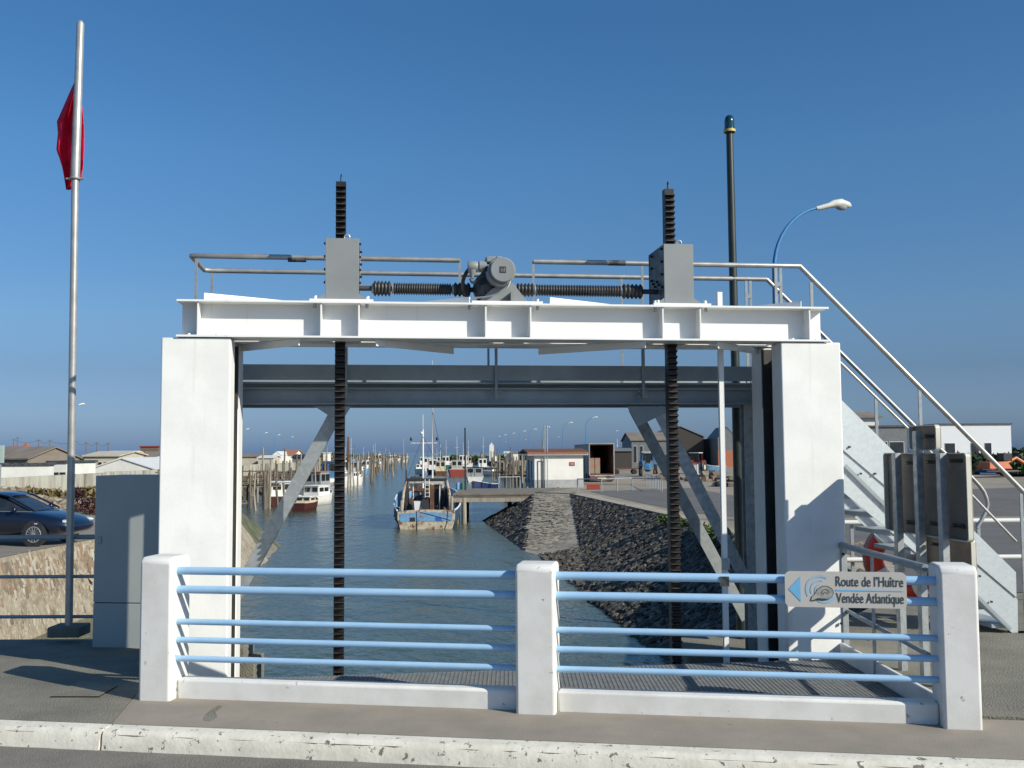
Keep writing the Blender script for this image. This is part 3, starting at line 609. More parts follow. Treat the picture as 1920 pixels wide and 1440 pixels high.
# ================================================================== flagpole, flag
pb_ = at(129, 1182, 10.0); pt = at(151, 45, 10.0); pb_.z = 0
t = thing('flagpole', pb_, 'tall grey metal flagpole standing at the left beside the pipe fence', 'flagpole')
AL = pm('flagpole_aluminium', (.47, .46, .43), (.38, .37, .35), sc=8, rough=.4, metal=.5)
mid = pb_ + (pt - pb_) * .75; j = at(141, 335, 10.0)
MB().tube([pb_, pb_ + (j - pb_) * .35, j], [.036, .036, .035], 20).build('lower_tube', AL, t)
MB().tube([j, pt, pt + Vector((.0, 0, .03))], [.044, .037, .02], 20).build('upper_tube', AL, t)
MB().torus(j, ZZ, .045, .012, 24, 8).cyl(j + Vector((-.09, -.0, .0)), j + Vector((.09, 0, 0)), .011, n=8).build('clamp_ring', AL, t)
MB().box(pb_.x - .16, pb_.x + .15, pb_.y - .12, pb_.y + .16, 0, .1).build('base_block', PAVE2, t, bevel=.012)
fl = [(145, 143, 147), (185, 126, 153), (228, 107, 157), (250, 109, 158), (280, 106, 158), (315, 117, 156), (338, 121, 152), (356, 124, 131)]
RED = pm('red_flag_cloth', (.78, .016, .06), (.62, .010, .045), sc=3, rough=.8, spec=.2)
m = MB(); nU = 14; vs_ = []; rows = []
for i in range(29):
    y = 145 + (356 - 145) * i / 28
    for k in range(len(fl) - 1):
        if fl[k][0] <= y <= fl[k + 1][0]: u = (y - fl[k][0]) / (fl[k + 1][0] - fl[k][0]); xl = fl[k][1] + (fl[k + 1][1] - fl[k][1]) * u; xr = fl[k][2] + (fl[k + 1][2] - fl[k][2]) * u; break
    for q in range(nU + 1):
        v = q / nU; dd = 10.14 + .05 * math.sin(v * 13 + i * .22) + .018 * math.sin(v * 31 + i * .5)
        vs_.append(at(xl + (xr - xl) * v, y, dd))
fs_ = [(i * (nU + 1) + q, i * (nU + 1) + q + 1, (i + 1) * (nU + 1) + q + 1, (i + 1) * (nU + 1) + q) for i in range(28) for q in range(nU)]
o = m.add(vs_, fs_).build('flag', RED, None, ang=80)
md = o.modifiers.new('s', 'SOLIDIFY'); md.thickness = .003
tag(o, 'limp red flag drooping behind the top of the flagpole', 'flag')
# ---- grey cabinet
p0 = at(173, 1207, 9.67); p1 = at(300, 1207, 9.57); p0.z = p1.z = 0
cx = (p1 - p0).normalized(); cy = Vector((-cx.y, cx.x, 0)); zc = at(173, 892, 9.67).z; W2 = 1.0
M = Matrix(((cx.x, cy.x, 0, p0.x), (cx.y, cy.y, 0, p0.y), (0, 0, 1, 0), (0, 0, 0, 1)))
t = thing('control_cabinet', M @ Vector((W2 / 2, .25, 0)), 'tall grey metal control cabinet behind the left railing post', 'cabinet')
zs_ = at(173, 1130, 9.67).z
MB().box(0, W2, 0, .5, -.09, zs_ - .004, M).build('lower_door', CABG, t, bevel=.004)
MB().box(0, W2, 0, .5, zs_ + .004, zc, M).build('upper_door', CABG, t, bevel=.004); MB().box(.01, W2 - .01, .01, .49, zs_ - .004, zs_ + .004, M).build('joint', DARKST, t)
MB().box(.04, .075, -.012, -.001, zs_ + .55, zs_ + .62, M).build('lock', GALV, t)
# ---- pipe fence at the left
t = thing('pipe_fence', (-5.2, 10.1, 0), 'grey three rail pipe fence between the flagpole and the left edge', 'fence')
for y in (1007, 1081, 1156):
    p = at(80, y, 10.1); pipe([Vector((-7.2, 10.12, p.z)), Vector((-3.75, 10.08, p.z))], .024 if y < 1050 else .017, 'rail', GALVD)
for x in (-6.9, -3.86): MB().cyl((x, 10.1, 0), (x, 10.1, at(80, 1007, 10.1).z), .022, n=12).build('post', GALVD, t)
# ================================================================== near ground
def ground(name, pts, mt, h=.3):
    o = MB().slab(pts, h).build(name, mt, None, sm=False); return tag(o, kind='structure')
KB = RP(0, -.64, 0); 
def rp2(a, s, z=0): return RP(a, s, z)
kz = 0
KJ0 = rr(210, 1353, -.6)[0]
xk0, xk1 = -40, 45
# pavement between kerb and railing
jx = rr(215, 1352, 0)[0]
ground('pavement', [rp2(KJ0, -.60), rp2(xk1, -.60), rp2(xk1, .36), rp2(.12, .268), rp2(-.03, .36), oz(256, 1302, 0)], PAVE, .5)
ground('side_pavement', [rp2(xk0, -.602), rp2(KJ0 - .008, -.602), oz(254, 1302, 0), rp2(-.04, .30), rp2(-.03, 1.2), GP(ga(298, 1200)[0] - .0, .1, 0), GP(ga(298, 1200)[0], .72, 0), Vector((-3.0, 10.25, -.08)), Vector((-40, 10.6, -.08))], PAVE2, .9)
ground('quay_pavement', [gC + Vector((-.02, .08, 0)), RP(5.40, .365, 0), RP(xk1, .365, 0), Vector((60, 12.5, 0)), Vector((4.7, 12.5, 0)), Vector((3.4, 10.6, 0)), GP(ga(1470, 1200)[0] + .1, .72, 0)], PAVE2, 1.5)
kb = [(-25, -.165), (rr(207, 1370, -.64)[0], -.008), (40, 0)]
KJ = rr(208, 1365, -.64)[0]
def kerb(a0, a1, nm):
    m = MB(); n = max(2, int((a1 - a0) / .12)); r_ = random.Random(3); vs = []; fs = []
    prof = [(-.615, -.02), (-.615, .0), (-.71, -.002), (-.735, -.012), (-.752, -.04), (-.762, -.09), (-.772, -.165)]
    for i in range(n + 1):
        a = a0 + (a1 - a0) * i / n
        for k, (s, z) in enumerate(prof):
            j_ = 0 if k < 2 else 1
            vs.append(RP(a, s + j_ * r_.uniform(-.006, .006), z + j_ * r_.uniform(-.004, .003)))
    q = len(prof)
    for i in range(n):
        for k in range(q - 1): fs.append((i * q + k, i * q + k + 1, (i + 1) * q + k + 1, (i + 1) * q + k))
    fs.append(tuple(range(q - 1, -1, -1))); fs.append(tuple(n * q + k for k in range(q)))
    m.add(vs, fs); o = m.build('kerb', KERBC, None, ang=60); return tag(o, kind='structure')
kerb(-20, KJ - .008, 'kerb'); kerb(KJ + .008, 20, 'kerb')
ground('kerb_bed', [rp2(-20, -.60, -.03), rp2(-20, -.745, -.03), rp2(20, -.745, -.03), rp2(20, -.60, -.03)][::-1], PAVE2, .3)
ground('road', [rp2(xk0, -.70, -.125), rp2(xk0, -30, -.125), rp2(xk1, -30, -.125), rp2(xk1, -.70, -.125)], ASPH, .3)

cs = [oz(x, y, .004) for x, y in ((92, 1307), (186, 1307), (222, 1286), (150, 1276))]; cc = sum(cs, Vector()) / 4
t = thing('cover_slab', cc, 'flat square concrete cover set in the pavement in front of the flagpole', 'cover')
m = MB(); m.poly([p + Vector((0, 0, -.001)) for p in cs]); m.build('joint', DARKST, t, sm=False); MB().poly([cc + (p - cc) * .965 + Vector((0, 0, .004)) for p in cs]).build('slab', PAVE2, t, sm=False)
# ================================================================== terrain and water
WZ = -2.3
def zr_prof(d):
    for (a, za), (b, zb_) in (((0, 0), (12.5, 0)), ((12.5, 0), (20, -.2)), ((20, -.2), (33, -.6))):
        if d <= b: return za + (zb_ - za) * max(0, d - a) / (b - a)
    return -.6
def T(px, py, off=0):
    z = -.3
    for _ in range(12):
        p = oz(px, py, z); z = zr_prof(p.y) * .5 + z * .5
    p = oz(px, py, z); p.z = zr_prof(p.y) + off; return p
def zl_prof(d): return -.47 if d < 28 else (-.47 - .13 * (d - 28) / 12 if d < 40 else -.6)
WATER = bpy.data.materials.new('harbour_water'); WATER.use_nodes = True; nt = WATER.node_tree; b = nt.nodes['Principled BSDF']
b.inputs['Base Color'].default_value = (.062, .085, .058, 1); b.inputs['Roughness'].default_value = .16; b.inputs['IOR'].default_value = 1.333
tc = nd(nt, 'ShaderNodeTexCoord'); prev = None
for sc_, st_, di in ((1.6, (1, .55, 1), .10), (5.5, (1, .6, 1), .04), (.35, (1, .8, 1), .12)):
    mp = nd(nt, 'ShaderNodeMapping'); mp.inputs['Scale'].default_value = st_; mp.inputs['Rotation'].default_value = (0, 0, .5); nt.links.new(tc.outputs['Object'], mp.inputs[0])
    n = nd(nt, 'ShaderNodeTexNoise'); n.inputs['Scale'].default_value = sc_; n.inputs['Detail'].default_value = 3; nt.links.new(mp.outputs[0], n.inputs[0])
    bp = nd(nt, 'ShaderNodeBump'); bp.inputs['Strength'].default_value = 1; bp.inputs['Distance'].default_value = di; nt.links.new(n.outputs[0], bp.inputs['Height'])
    if prev: nt.links.new(prev.outputs[0], bp.inputs['Normal'])
    prev = bp
nt.links.new(prev.outputs[0], b.inputs['Normal'])
tag(MB().poly([(-40000, -200, WZ), (40000, -200, WZ), (40000, 50000, WZ), (-40000, 50000, WZ)]).build('water', WATER, None, sm=False), kind='structure')
def strip(rows, name, mt, kind='structure', back=None):
    vs = [p for r_ in rows for p in r_]; n = len(rows[0]); fs = []
    for i in range(len(rows) - 1):
        for k in range(n - 1): fs.append((i * n + k, i * n + k + 1, (i + 1) * n + k + 1, (i + 1) * n + k))
    o = MB().add(vs, fs).build(name, mt, None, ang=30)
    return tag(o, kind=kind)
A_ = oz(1003, 924, -.6); B_ = oz(1070, 927, -.6); C_ = oz(1255, 968, -.6); Q_ = oz(1292, 986, -.6); P_ = oz(1088, 1028, -2.05)
R_ = Vector((5.6, 20, -.2)); S_ = Vector((4.7, 12.5, 0)); S2 = Vector((3.3, 9.5, 0))
right_edge = [(S_.x, 12.5), (R_.x, 20), (Q_.x, Q_.y), (C_.x, C_.y), (B_.x, B_.y), (A_.x, A_.y), (4, 71), (6, 90), (3, 150), (-8, 300), (-42, 600)]
rows = [[(x, d, zr_prof(d)), (max(x, 0) + 14, d + (.0), zr_prof(d)), (90, d, zr_prof(d)), (500, d, zr_prof(d))] for x, d in right_edge]
rows.append([(-30, 800, -.6), (100, 1200, -.6), (400, 2000, -.6), (3000, 4000, -.6)])
strip([[Vector(p) for p in r_] for r_ in rows], 'quay_ground', QUAY)
m = MB()
W0 = oz(985, 1034, WZ); W0b = oz(1010, 1040, WZ); Wm = oz(905, 976, WZ); W2_ = oz(1100, 1122, WZ); W3_ = oz(1236, 1226, WZ); W4_ = Vector((2.6, 9.0, WZ))
dn = lambda p, k=.6: Vector((p.x - .3, p.y - .3, p.z - k))
o = MB().add([A_, B_, P_, W0b, W0, dn(W0), dn(W0b)], [(0, 4, 3, 2, 1), (4, 5, 6, 3)]).build('slipway', RAMPC, None, sm=False); tag(o, kind='structure')
W5 = Vector((1.5, 67, WZ)); A2 = Vector((4, 71, -.6))
def sub(o, n, s, seed=0):                 # subdivide and roughen a bank
    import bmesh
    bm = bmesh.new(); bm.from_mesh(o.data); bmesh.ops.triangulate(bm, faces=bm.faces[:])
    for _ in range(n): bmesh.ops.subdivide_edges(bm, edges=[e for e in bm.edges if e.calc_length() > .5], cuts=1, use_grid_fill=True)
    from mathutils import noise
    for v in bm.verts:
        k = noise.noise_vector(v.co * 1.3 + Vector((seed, 0, 0))) + noise.noise_vector(v.co * 3.1) * .5
        v.co += k * s
    bm.to_mesh(o.data); bm.free(); smooth_mesh(o.data, 30)
o = MB().add([A_, W0, Wm, dn(W0), dn(Wm), A2, W5, dn(W5)], [(0, 2, 1), (2, 4, 3, 1), (0, 5, 6, 2), (2, 6, 7, 4)]).build('bank', BANKD, None, sm=False); tag(o, kind='structure'); sub(o, 4, .05)
o = MB().add([B_, C_, P_, Q_], [(0, 1, 2), (1, 3, 2)]).build('bank', BANKD, None, sm=False); tag(o, kind='structure'); sub(o, 4, .06)
o = MB().add([P_, W0b, W2_, Q_, W3_, R_, W4_, S_, S2, dn(W0b), dn(W2_), dn(W3_), dn(W4_)], [(0, 2, 1), (0, 3, 2), (2, 3, 4), (3, 5, 4), (4, 5, 6), (5, 7, 6), (6, 7, 8), (1, 2, 10, 9), (2, 4, 11, 10), (4, 6, 12, 11)]).build('bank', BANKD, None, sm=False); tag(o, kind='structure'); sub(o, 4, .07)
COPE = pm('worn_coping', (.40, .345, .26), (.27, .235, .185), sc=2, rough=.95, bump=.4, bsc=10, det=10)
def cope(pts, w, nm='coping'):
    m = MB(); P = []
    for i in range(len(pts) - 1):
        for k in range(6): P.append(pts[i].lerp(pts[i + 1], k / 6))
    P.append(pts[-1])
    for i, p in enumerate(P):
        d = (P[min(i + 1, len(P) - 1)] - P[max(i - 1, 0)]); s = Vector((-d.y, d.x, 0)).normalized() * w
        if s.x < 0: s = -s
        m.v += [p + ZZ * .05, p + s * (1 + .25 * math.sin(i * 1.9)) + ZZ * .03, p - ZZ * .2]
    for i in range(len(P) - 1): m.f += [(3 * i, 3 * i + 1, 3 * i + 4, 3 * i + 3), (3 * i + 2, 3 * i, 3 * i + 3, 3 * i + 5)]
    tag(m.build(nm, COPE, None), kind='structure')
cope([B_, C_, Q_, R_, S_], .75); cope([P_, P_.lerp(Q_, .5), Q_], .28)
cope([A_, B_ + Vector((0, .3, 0))], .5)
re2 = right_edge[6:]
strip([[Vector((x, d, -.6)), Vector((x - 2.2, d, -2.5))] for x, d in re2], 'bank', BANKD)
# left side
top = [(-11.1, 8), (-11.1, 14), (-11.1, 20), (-11.15, 26), (-10.8, 32), (-10.3, 38), (-11.3, 42), (-14, 45), (-26, 48), (-27, 60), (-27, 100), (-29, 150), (-37, 249), (-64, 520), (-74, 620)]
foot = [(-10.8, 8), (-10.8, 14), (-10.8, 20), (-10.8, 26), (-8.8, 32.7), (-9.3, 39), (-10.3, 46), (-13, 50), (-24, 53), (-24.5, 60), (-24, 100), (-25.5, 150), (-33, 249), (-60, 520), (-70, 630)]
rows = [[Vector((x, d, zl_prof(d))), Vector((min(x - 6, -18), d, zl_prof(d))), Vector((-60 if d < 400 else -120, d, zl_prof(d) - 0)), Vector((-600, d, zl_prof(d)))] for x, d in top]
rows.append([Vector((-340, 2000, -.6)), Vector((-400, 2100, -.6)), Vector((-600, 2200, -.6)), Vector((-3000, 3000, -.6))])
strip([r_[::-1] for r_ in rows], 'ground', GREENG)
strip([[Vector((f[0] + .25, f[1], -2.7)), Vector((x, d, zl_prof(d)))] for (x, d), f in zip(top[:6], foot[:6])], 'revetment', REVET)
MUD = pm('algae_concrete', (.20, .18, .15), (.13, .12, .09), sc=.6, rough=.9, bump=.25, bsc=6, c3=(.07, .085, .03), sc3=.35, lo3=.5, hi3=.6)
o = strip([[Vector((f[0] + .25, f[1], -2.7)), Vector((x, d, zl_prof(d)))] for (x, d), f in zip(top[5:10], foot[5:10])], 'revetment', MUD); sub(o, 4, .08)
strip([[Vector((f[0] + .25, f[1], -2.7)), Vector((x, d, zl_prof(d)))] for (x, d), f in zip(top[9:], foot[9:])], 'bank', BANKD)
# roads
def tr(pts, nm, mt, off=.006):
    o = MB().poly([T(x, y, off) for x, y in pts]).build(nm, mt, None, sm=False); return tag(o, kind='structure')
ASPH2 = pm('quay_asphalt', (.135, .128, .118), (.105, .10, .092), sc=.5, rough=.9, bump=.06, bsc=60, c3=(.17, .16, .15), sc3=4, lo3=.6, hi3=.7)
def road_strip(L, Rr, nm, mt, off=.008):
    vs = []; fs = []
    for i, (a, b_) in enumerate(zip(L, Rr)):
        for k in range(9): x = a[0] + (b_[0] - a[0]) * k / 8; y = a[1]; vs.append(Vector((x, y, zr_prof(y) + off)))
    for i in range(len(L) - 1):
        for k in range(8): fs.append((i * 9 + k, i * 9 + k + 1, (i + 1) * 9 + k + 1, (i + 1) * 9 + k))
    return tag(MB().add(vs, fs).build(nm, mt, None, sm=False), kind='structure')
road_strip([(5.4, 12.52), (6.2, 20), (8.5, 33), (13, 45), (24, 58), (44, 70)], [(40, 12.52), (40, 20), (40, 33), (42, 45), (52, 58), (60, 70)], 'quay_road', ASPH2)
# left lane along the bank, where the car stands
LANE = pm('sandy_lane', (.24, .215, .18), (.19, .17, .145), sc=.7, rough=.9, bump=.06, bsc=40)
o = MB().add([v for d in (8, 14, 20, 26, 33, 40) for v in (Vector((-11.12 if d < 30 else (-10.8 if d < 38 else -11), d, zl_prof(d) + .008)), Vector((-17 - max(0, d - 20) * .35, d, zl_prof(d) + .008)), Vector((-45, d, zl_prof(d) + .008)))],
             [f for i in range(5) for f in ((i * 3, (i + 1) * 3, (i + 1) * 3 + 1, i * 3 + 1), (i * 3 + 1, (i + 1) * 3 + 1, (i + 1) * 3 + 2, i * 3 + 2))]).build('lane', LANE, None, sm=False); tag(o, kind='structure')
# dry rubble slope under the wall
DRY = stone('dry_rubble', [(.26, .20, .12), (.16, .09, .05), (.32, .27, .18), (.12, .10, .06), (.22, .19, .09)], (.10, .08, .05), sc=1.3, bump=.12)
o = MB().add([(-45, 39, -.5), (-19.5, 40, -.58), (-19, 47, -.58), (-26.2, 52, .05), (-45, 51, .1)], [(0, 1, 2, 3, 4)]).build('rubble_slope', DRY, None, sm=False); tag(o, kind='structure'); sub(o, 5, .16, 5)
# long concrete wall
WALLC = pm('stained_concrete_wall', (.46, .44, .37), (.30, .28, .23), sc=1.2, lo=.42, hi=.6, rough=.9, bump=.1, bsc=8, st=(1.2, 1.2, .25), c3=(.16, .15, .12), sc3=1.0, lo3=.56, hi3=.62)
wp = [(-46, 50.5), (-26.8, 53), (-28, 70), (-28.2, 80), (-28.4, 110), (-30, 150)]
m = MB()
for (x0, y0), (x1, y1) in zip(wp, wp[1:]):
    m.beam((x0, y0, -.3), (x1, y1, -.3 if y1 < 60 else -.35), .25, 1.7)
t = thing('harbour_wall', (-28, 80, -.6), 'long stained pale concrete wall along the left bank in front of the low white houses', 'wall'); m.build('wall', WALLC, t)
MB().box(-46, -27.2, 50.2, 50.22, .5, .55).build('coping', WALLC, t) if False else None

tr([(1105, 922), (1290, 915), (1380, 930), (1420, 975), (1300, 962), (1200, 943)], 'quay_asphalt_patch', ASPH2, .010)

# rubble stones bedded in the banks, real pieces that catch the low sun
STN = [pm('bank_stone_dark', (.07, .062, .05), (.035, .032, .027), sc=6, rough=.95), pm('bank_stone_mid', (.14, .12, .095), (.08, .07, .058), sc=6, rough=.95), pm('bank_stone_pale', (.21, .185, .145), (.13, .115, .09), sc=6, rough=.95)]
def stones(tris, n, s0, s1, label, mats, wts, seed, flat=.5, tall=1.0, off=0):
    r_ = random.Random(seed); ar = [((b - a).cross(c - a)).length for a, b, c in tris]; m = MB(); mi = []
    for _ in range(n):
        a, b, c = r_.choices(tris, ar)[0]; u, v = r_.random(), r_.random()
        if u + v > 1: u, v = 1 - u, 1 - v
        p = a + (b - a) * u + (c - a) * v; nn = (b - a).cross(c - a).normalized()
        if nn.z < 0: nn = -nn
        s = s0 + (s1 - s0) * r_.random() ** 2.2
        t1 = nn.cross(Vector((0, 0, 1))).normalized(); t2 = nn.cross(t1); ph = r_.uniform(-.5, .5) if tall == 1.0 else r_.uniform(-.22, .22); e1 = t1 * math.cos(ph) + t2 * math.sin(ph); e2 = nn.cross(e1)
        tilt = nn + e1 * r_.uniform(-.35, .35) + e2 * r_.uniform(-.35, .35)
        vs = [p + nn * off + e1 * s * x * r_.uniform(.6, 1.1) + e2 * s * tall * y * r_.uniform(.6, 1.1) + (tilt * s * flat * z * r_.uniform(.6, 1.1)) for z, k in ((-1, 1), (1, .7)) for x, y in ((-k, -k), (k, -k), (k, k), (-k, k))]
        m.hexa(vs); mi.append(r_.choices(range(len(mats)), wts)[0])
    o = m.build('bank_stones', mats[0], None, sm=False)
    for mt in mats[1:]: o.data.materials.append(mt)
    for i, p in enumerate(o.data.polygons): p.material_index = mi[i // 6]
    return tag(o, label, 'stones', None, 'stuff')
stones([(B_, C_, P_), (C_, Q_, P_)], 2600, .03, .12, 'dark rubble stones of the bank face right of the slipway', STN, (6, 4, 1), 1, flat=.3, off=.02)
stones([(P_, W0b, W2_), (P_, W2_, Q_), (W2_, W3_, Q_), (Q_, W3_, R_)], 4200, .03, .13, 'dark rubble stones of the near right bank below the ledge', STN, (6, 4, 1), 2, flat=.35, off=.045)
stones([(R_, W3_, W4_), (R_, W4_, S_), (S_, W4_, S2)], 1200, .04, .14, 'dark rubble stones of the right bank beside the gate', STN, (6, 3, 1), 3)
stones([(A_, W0, Wm), (A_, Wm, A2)], 1700, .04, .16, 'dark rubble stones under the pier left of the slipway', STN, (5, 4, 1), 4, flat=.3, off=.01)
stones([(A_ + Vector((-.15, 0, 0)), B_ + Vector((.1, 0, 0)), P_ + Vector((.15, 0, 0))), (A_ + Vector((-.15, 0, 0)), P_ + Vector((.15, 0, 0)), W0 + Vector((-.1, 0, 0)))], 700, .05, .20, 'flat worn stones set in the slipway surface', [pm('slip_stone', (.36, .315, .24), (.24, .21, .165), sc=5, rough=.95), pm('slip_stone_dark', (.22, .195, .155), (.15, .135, .105), sc=5, rough=.95)], (3, 1), 5, flat=.05)
RST = [pm('revet_stone_buff', (.33, .28, .20), (.24, .195, .14), sc=6, rough=.95), pm('revet_stone_rust', (.25, .17, .11), (.20, .145, .10), sc=6, rough=.95), pm('revet_stone_dark', (.17, .145, .11), (.13, .11, .085), sc=6, rough=.95), pm('revet_stone_pale', (.41, .37, .295), (.33, .295, .235), sc=6, rough=.95)]
tl = [Vector((x + .02, d, zl_prof(d) - .10)) for x, d in top[:6]]; fl_ = [Vector((f[0] + .25, f[1], -2.7)) for f in foot[:6]]
up = []; lw = []; r_up = random.Random(4)
for i in range(1, 5):
    m0 = tl[i].lerp(fl_[i], .38); m1 = tl[i + 1].lerp(fl_[i + 1], .38); up += [(tl[i], tl[i + 1], m1), (tl[i], m1, m0)]; lw += [(m0, m1, fl_[i + 1]), (m0, fl_[i + 1], fl_[i])]
stones(up, 3400, .025, .09, 'upright rust and buff stones of the left revetment below the lane', RST, (3, 3, 2, 2), 6, flat=.18, tall=1.9)
stones(lw, 900, .025, .08, 'pale flat stones low on the left revetment', RST, (4, 0.5, .5, 3), 7, flat=.08, tall=1.8)
stones([(Vector((-45, 39, -.5)), Vector((-19.5, 40, -.55)), Vector((-26.2, 52, .05))), (Vector((-45, 39, -.5)), Vector((-26.2, 52, .05)), Vector((-45, 51, .1))), (Vector((-19.5, 40, -.55)), Vector((-19, 47, -.58)), Vector((-26.2, 52, .05)))], 3000, .08, .32, 'dry brown rubble on the slope under the long concrete wall', RST, (3, 3, 2, 1), 8, flat=.7)

stones([(RP(-6, -.79, -.124), RP(7, -.79, -.124), RP(7, -.95, -.124)), (RP(-6, -.79, -.124), RP(7, -.95, -.124), RP(-6, -.95, -.124))], 260, .003, .011, 'grit and pebbles lying along the foot of the white kerb', [STN[1], STN[2], STN[0]], (3, 3, 2), 21, flat=.7)
stones([(RP(-6, -.5, .001), RP(-.3, -.5, .001), RP(-.3, 1.0, .001)), (RP(-6, -.5, .001), RP(-.3, 1.0, .001), RP(-6, 1.6, .001))], 130, .002, .008, 'grit scattered over the left pavement', [STN[1], STN[2]], (1, 2), 22, flat=.6)
stones([(RP(5.8, -.4, .001), RP(9, -.4, .001), RP(9, 2.5, .001)), (RP(5.8, -.4, .001), RP(9, 2.5, .001), RP(5.8, 2.5, .001))], 150, .002, .009, 'grit scattered over the right pavement', [STN[1], STN[2]], (1, 2), 23, flat=.6)
st_ = [oz(x, y, .0015) for x, y in ((386, 1338), (398, 1329), (410, 1322), (417, 1325), (404, 1334), (408, 1345), (394, 1352), (380, 1350))]
tag(MB().poly(st_).build('repair_patch', PAVE2, None, sm=False), kind='structure')
# ================================================================== boats
def C(nm, c, r=.5, mtl=0, **k): return simple(nm, c, r, mtl, **k)
BW_ = C('boat_white', (.74, .73, .69), .4, sc=2, d=.9); BWD = C('boat_worn_white', (.50, .46, .39), .6, sc=3, d=.6); BBL = C('boat_light_blue', (.16, .38, .62), .5, sc=3, d=.85)
BNV = C('boat_navy', (.015, .03, .10), .4); BMR = C('boat_maroon', (.075, .02, .018), .5); BGN = C('boat_green', (.03, .14, .10), .5); BRD = C('boat_red', (.30, .055, .04), .5); BUOY = C('lifebuoy_red', (.62, .035, .015), .45)
BOR = C('boat_orange', (.55, .13, .04), .5); BGR = C('boat_grey', (.30, .31, .31), .5); BDK = C('boat_dark', (.03, .03, .035), .5); BYL = C('boat_cream', (.60, .52, .36), .5); BRB = C('boat_royal_blue', (.03, .12, .42), .45)
WIN = pm('dark_window_glass', (.015, .02, .025), (.03, .035, .04), sc=3, rough=.08, spec=.8)
WOOD = pm('weathered_wood', (.19, .16, .12), (.10, .085, .065), sc=3, rough=.9, st=(3, 3, .5), bump=.1, bsc=10)
WOODL = pm('pale_weathered_wood', (.34, .30, .24), (.22, .19, .15), sc=3, rough=.9, st=(3, 3, .5), bump=.1, bsc=10)
RUST = pm('rusty_steel', (.16, .07, .035), (.09, .045, .03), sc=4, rough=.85)
def hull_shape(Ln, B, H, rise=.55, flare=.8, tr=.8, n=14):
    st = []
    for i in range(n + 1):
        t = i / n; hb = B / 2 * (tr + (1 - tr) * math.sin(min(1, t / .45) * math.pi / 2)) if t < .45 else B / 2 * math.cos(((t - .45) / .55) ** 1.7 * math.pi / 2)
        hb = max(hb, .02); z = H * (1 + rise * max(0, t - .25) ** 2 * 1.8 - .0)
        st.append((t * Ln - Ln * .45, hb, z))
    return st
def boat(label, px, py, head, Ln, B, H, hull, trim=None, deck=None, cabin=None, mast=None, group='boats moored along the channel', extra=None, name='moored_boat', cat='boat', bottom=None, pos=None, zoff=None):
    t = thing(name, (0, 0, 0), label, cat, group)
    st = hull_shape(Ln, B, H); vs = []; fs = []
    for y, hb, z in st: vs += [(-hb, y, z), (-hb * .93, y, z * .45), (-hb * .78, y, -.05), (0, y, -.35), (hb * .78, y, -.05), (hb * .93, y, z * .45), (hb, y, z)]
    k = 7
    for i in range(len(st) - 1):
        for j in range(k - 1): fs.append((i * k + j, i * k + j + 1, (i + 1) * k + j + 1, (i + 1) * k + j))
    fs.append(tuple(range(k - 1, -1, -1)))
    MB().add(vs, fs).build('hull', hull, t, ang=50)
    vs = []; fs = []
    for y, hb, z in st: vs += [(-hb * .97, y, z - .12 * H), (hb * .97, y, z - .12 * H)]
    for i in range(len(st) - 1): fs.append((2 * i, 2 * i + 1, 2 * i + 3, 2 * i + 2))
    MB().add(vs, fs).build('deck', deck or BWD, t)
    m = MB(); r_ = .035 * max(1, Ln / 6)
    m.tube([(-hb, y, z) for y, hb, z in st] + [(0, st[-1][0] + .05, st[-1][2])] + [(hb, y, z) for y, hb, z in st[::-1]], r_, 5); m.tube([(-st[0][1], st[0][0], st[0][2]), (st[0][1], st[0][0], st[0][2])], r_, 5)
    m.build('gunwale', trim or BW_, t)
    if bottom:
        vs = []; fs = []
        for y, hb, z in st: vs += [(-hb * .86 - .012, y, .12), (-hb * .79 - .012, y, -.04)]
        for y, hb, z in st: vs += [(hb * .86 + .012, y, .12), (hb * .79 + .012, y, -.04)]
        n_ = len(st)
        for i in range(n_ - 1): fs += [(2 * i, 2 * i + 1, 2 * i + 3, 2 * i + 2), (2 * n_ + 2 * i, 2 * n_ + 2 * i + 2, 2 * n_ + 2 * i + 3, 2 * n_ + 2 * i + 1)]
        MB().add(vs, fs).build('boot_stripe', bottom, t)
    if cabin:
        for cb in (cabin if isinstance(cabin, list) else [cabin]):
            y0, y1, w_, h_, mt, rf = cb; z0 = H * .85; a = .06
            M = None
            o = MB().hexa([(-w_ / 2, y0, z0), (w_ / 2, y0, z0), (w_ / 2, y1, z0), (-w_ / 2, y1, z0), (-w_ / 2 * .94, y0 + a, z0 + h_), (w_ / 2 * .94, y0 + a, z0 + h_), (w_ / 2 * .94, y1 - .18 * h_, z0 + h_), (-w_ / 2 * .94, y1 - .18 * h_, z0 + h_)]).build('wheelhouse', mt, t, bevel=.03)
            MB().box(-w_ / 2 * 1.02, w_ / 2 * 1.02, y0 - .05, y1 + .02, z0 + h_ + .003, z0 + h_ + .07).build('roof', rf, o, bevel=.02)
            zz0, zz1 = z0 + h_ * .5, z0 + h_ * .88
            for s in (-1, 1):
                n = max(1, int((y1 - y0) / .8))
                for i in range(n):
                    ya = y0 + .14 + (y1 - y0 - .3) * i / n; yb = y0 + .14 + (y1 - y0 - .3) * (i + .82) / n
                    xx = s * w_ / 2 * .985
                    MB().box(min(xx, xx + s * .012), max(xx, xx + s * .012), ya, yb, zz0, zz1).build('window', WIN, o)
                MB().box(s * w_ * .08 if s > 0 else -w_ * .40, s * w_ * .40 if s > 0 else -w_ * .08, y0 + .0, y0 + .02 + .06 * .5, zz0, zz1).build('window', WIN, o)
                MB().box(s * w_ * .05 if s > 0 else -w_ * .42, s * w_ * .42 if s > 0 else -w_ * .05, y1 - .12 * h_, y1 - .12 * h_ + .05, zz0, zz1).build('window', WIN, o)
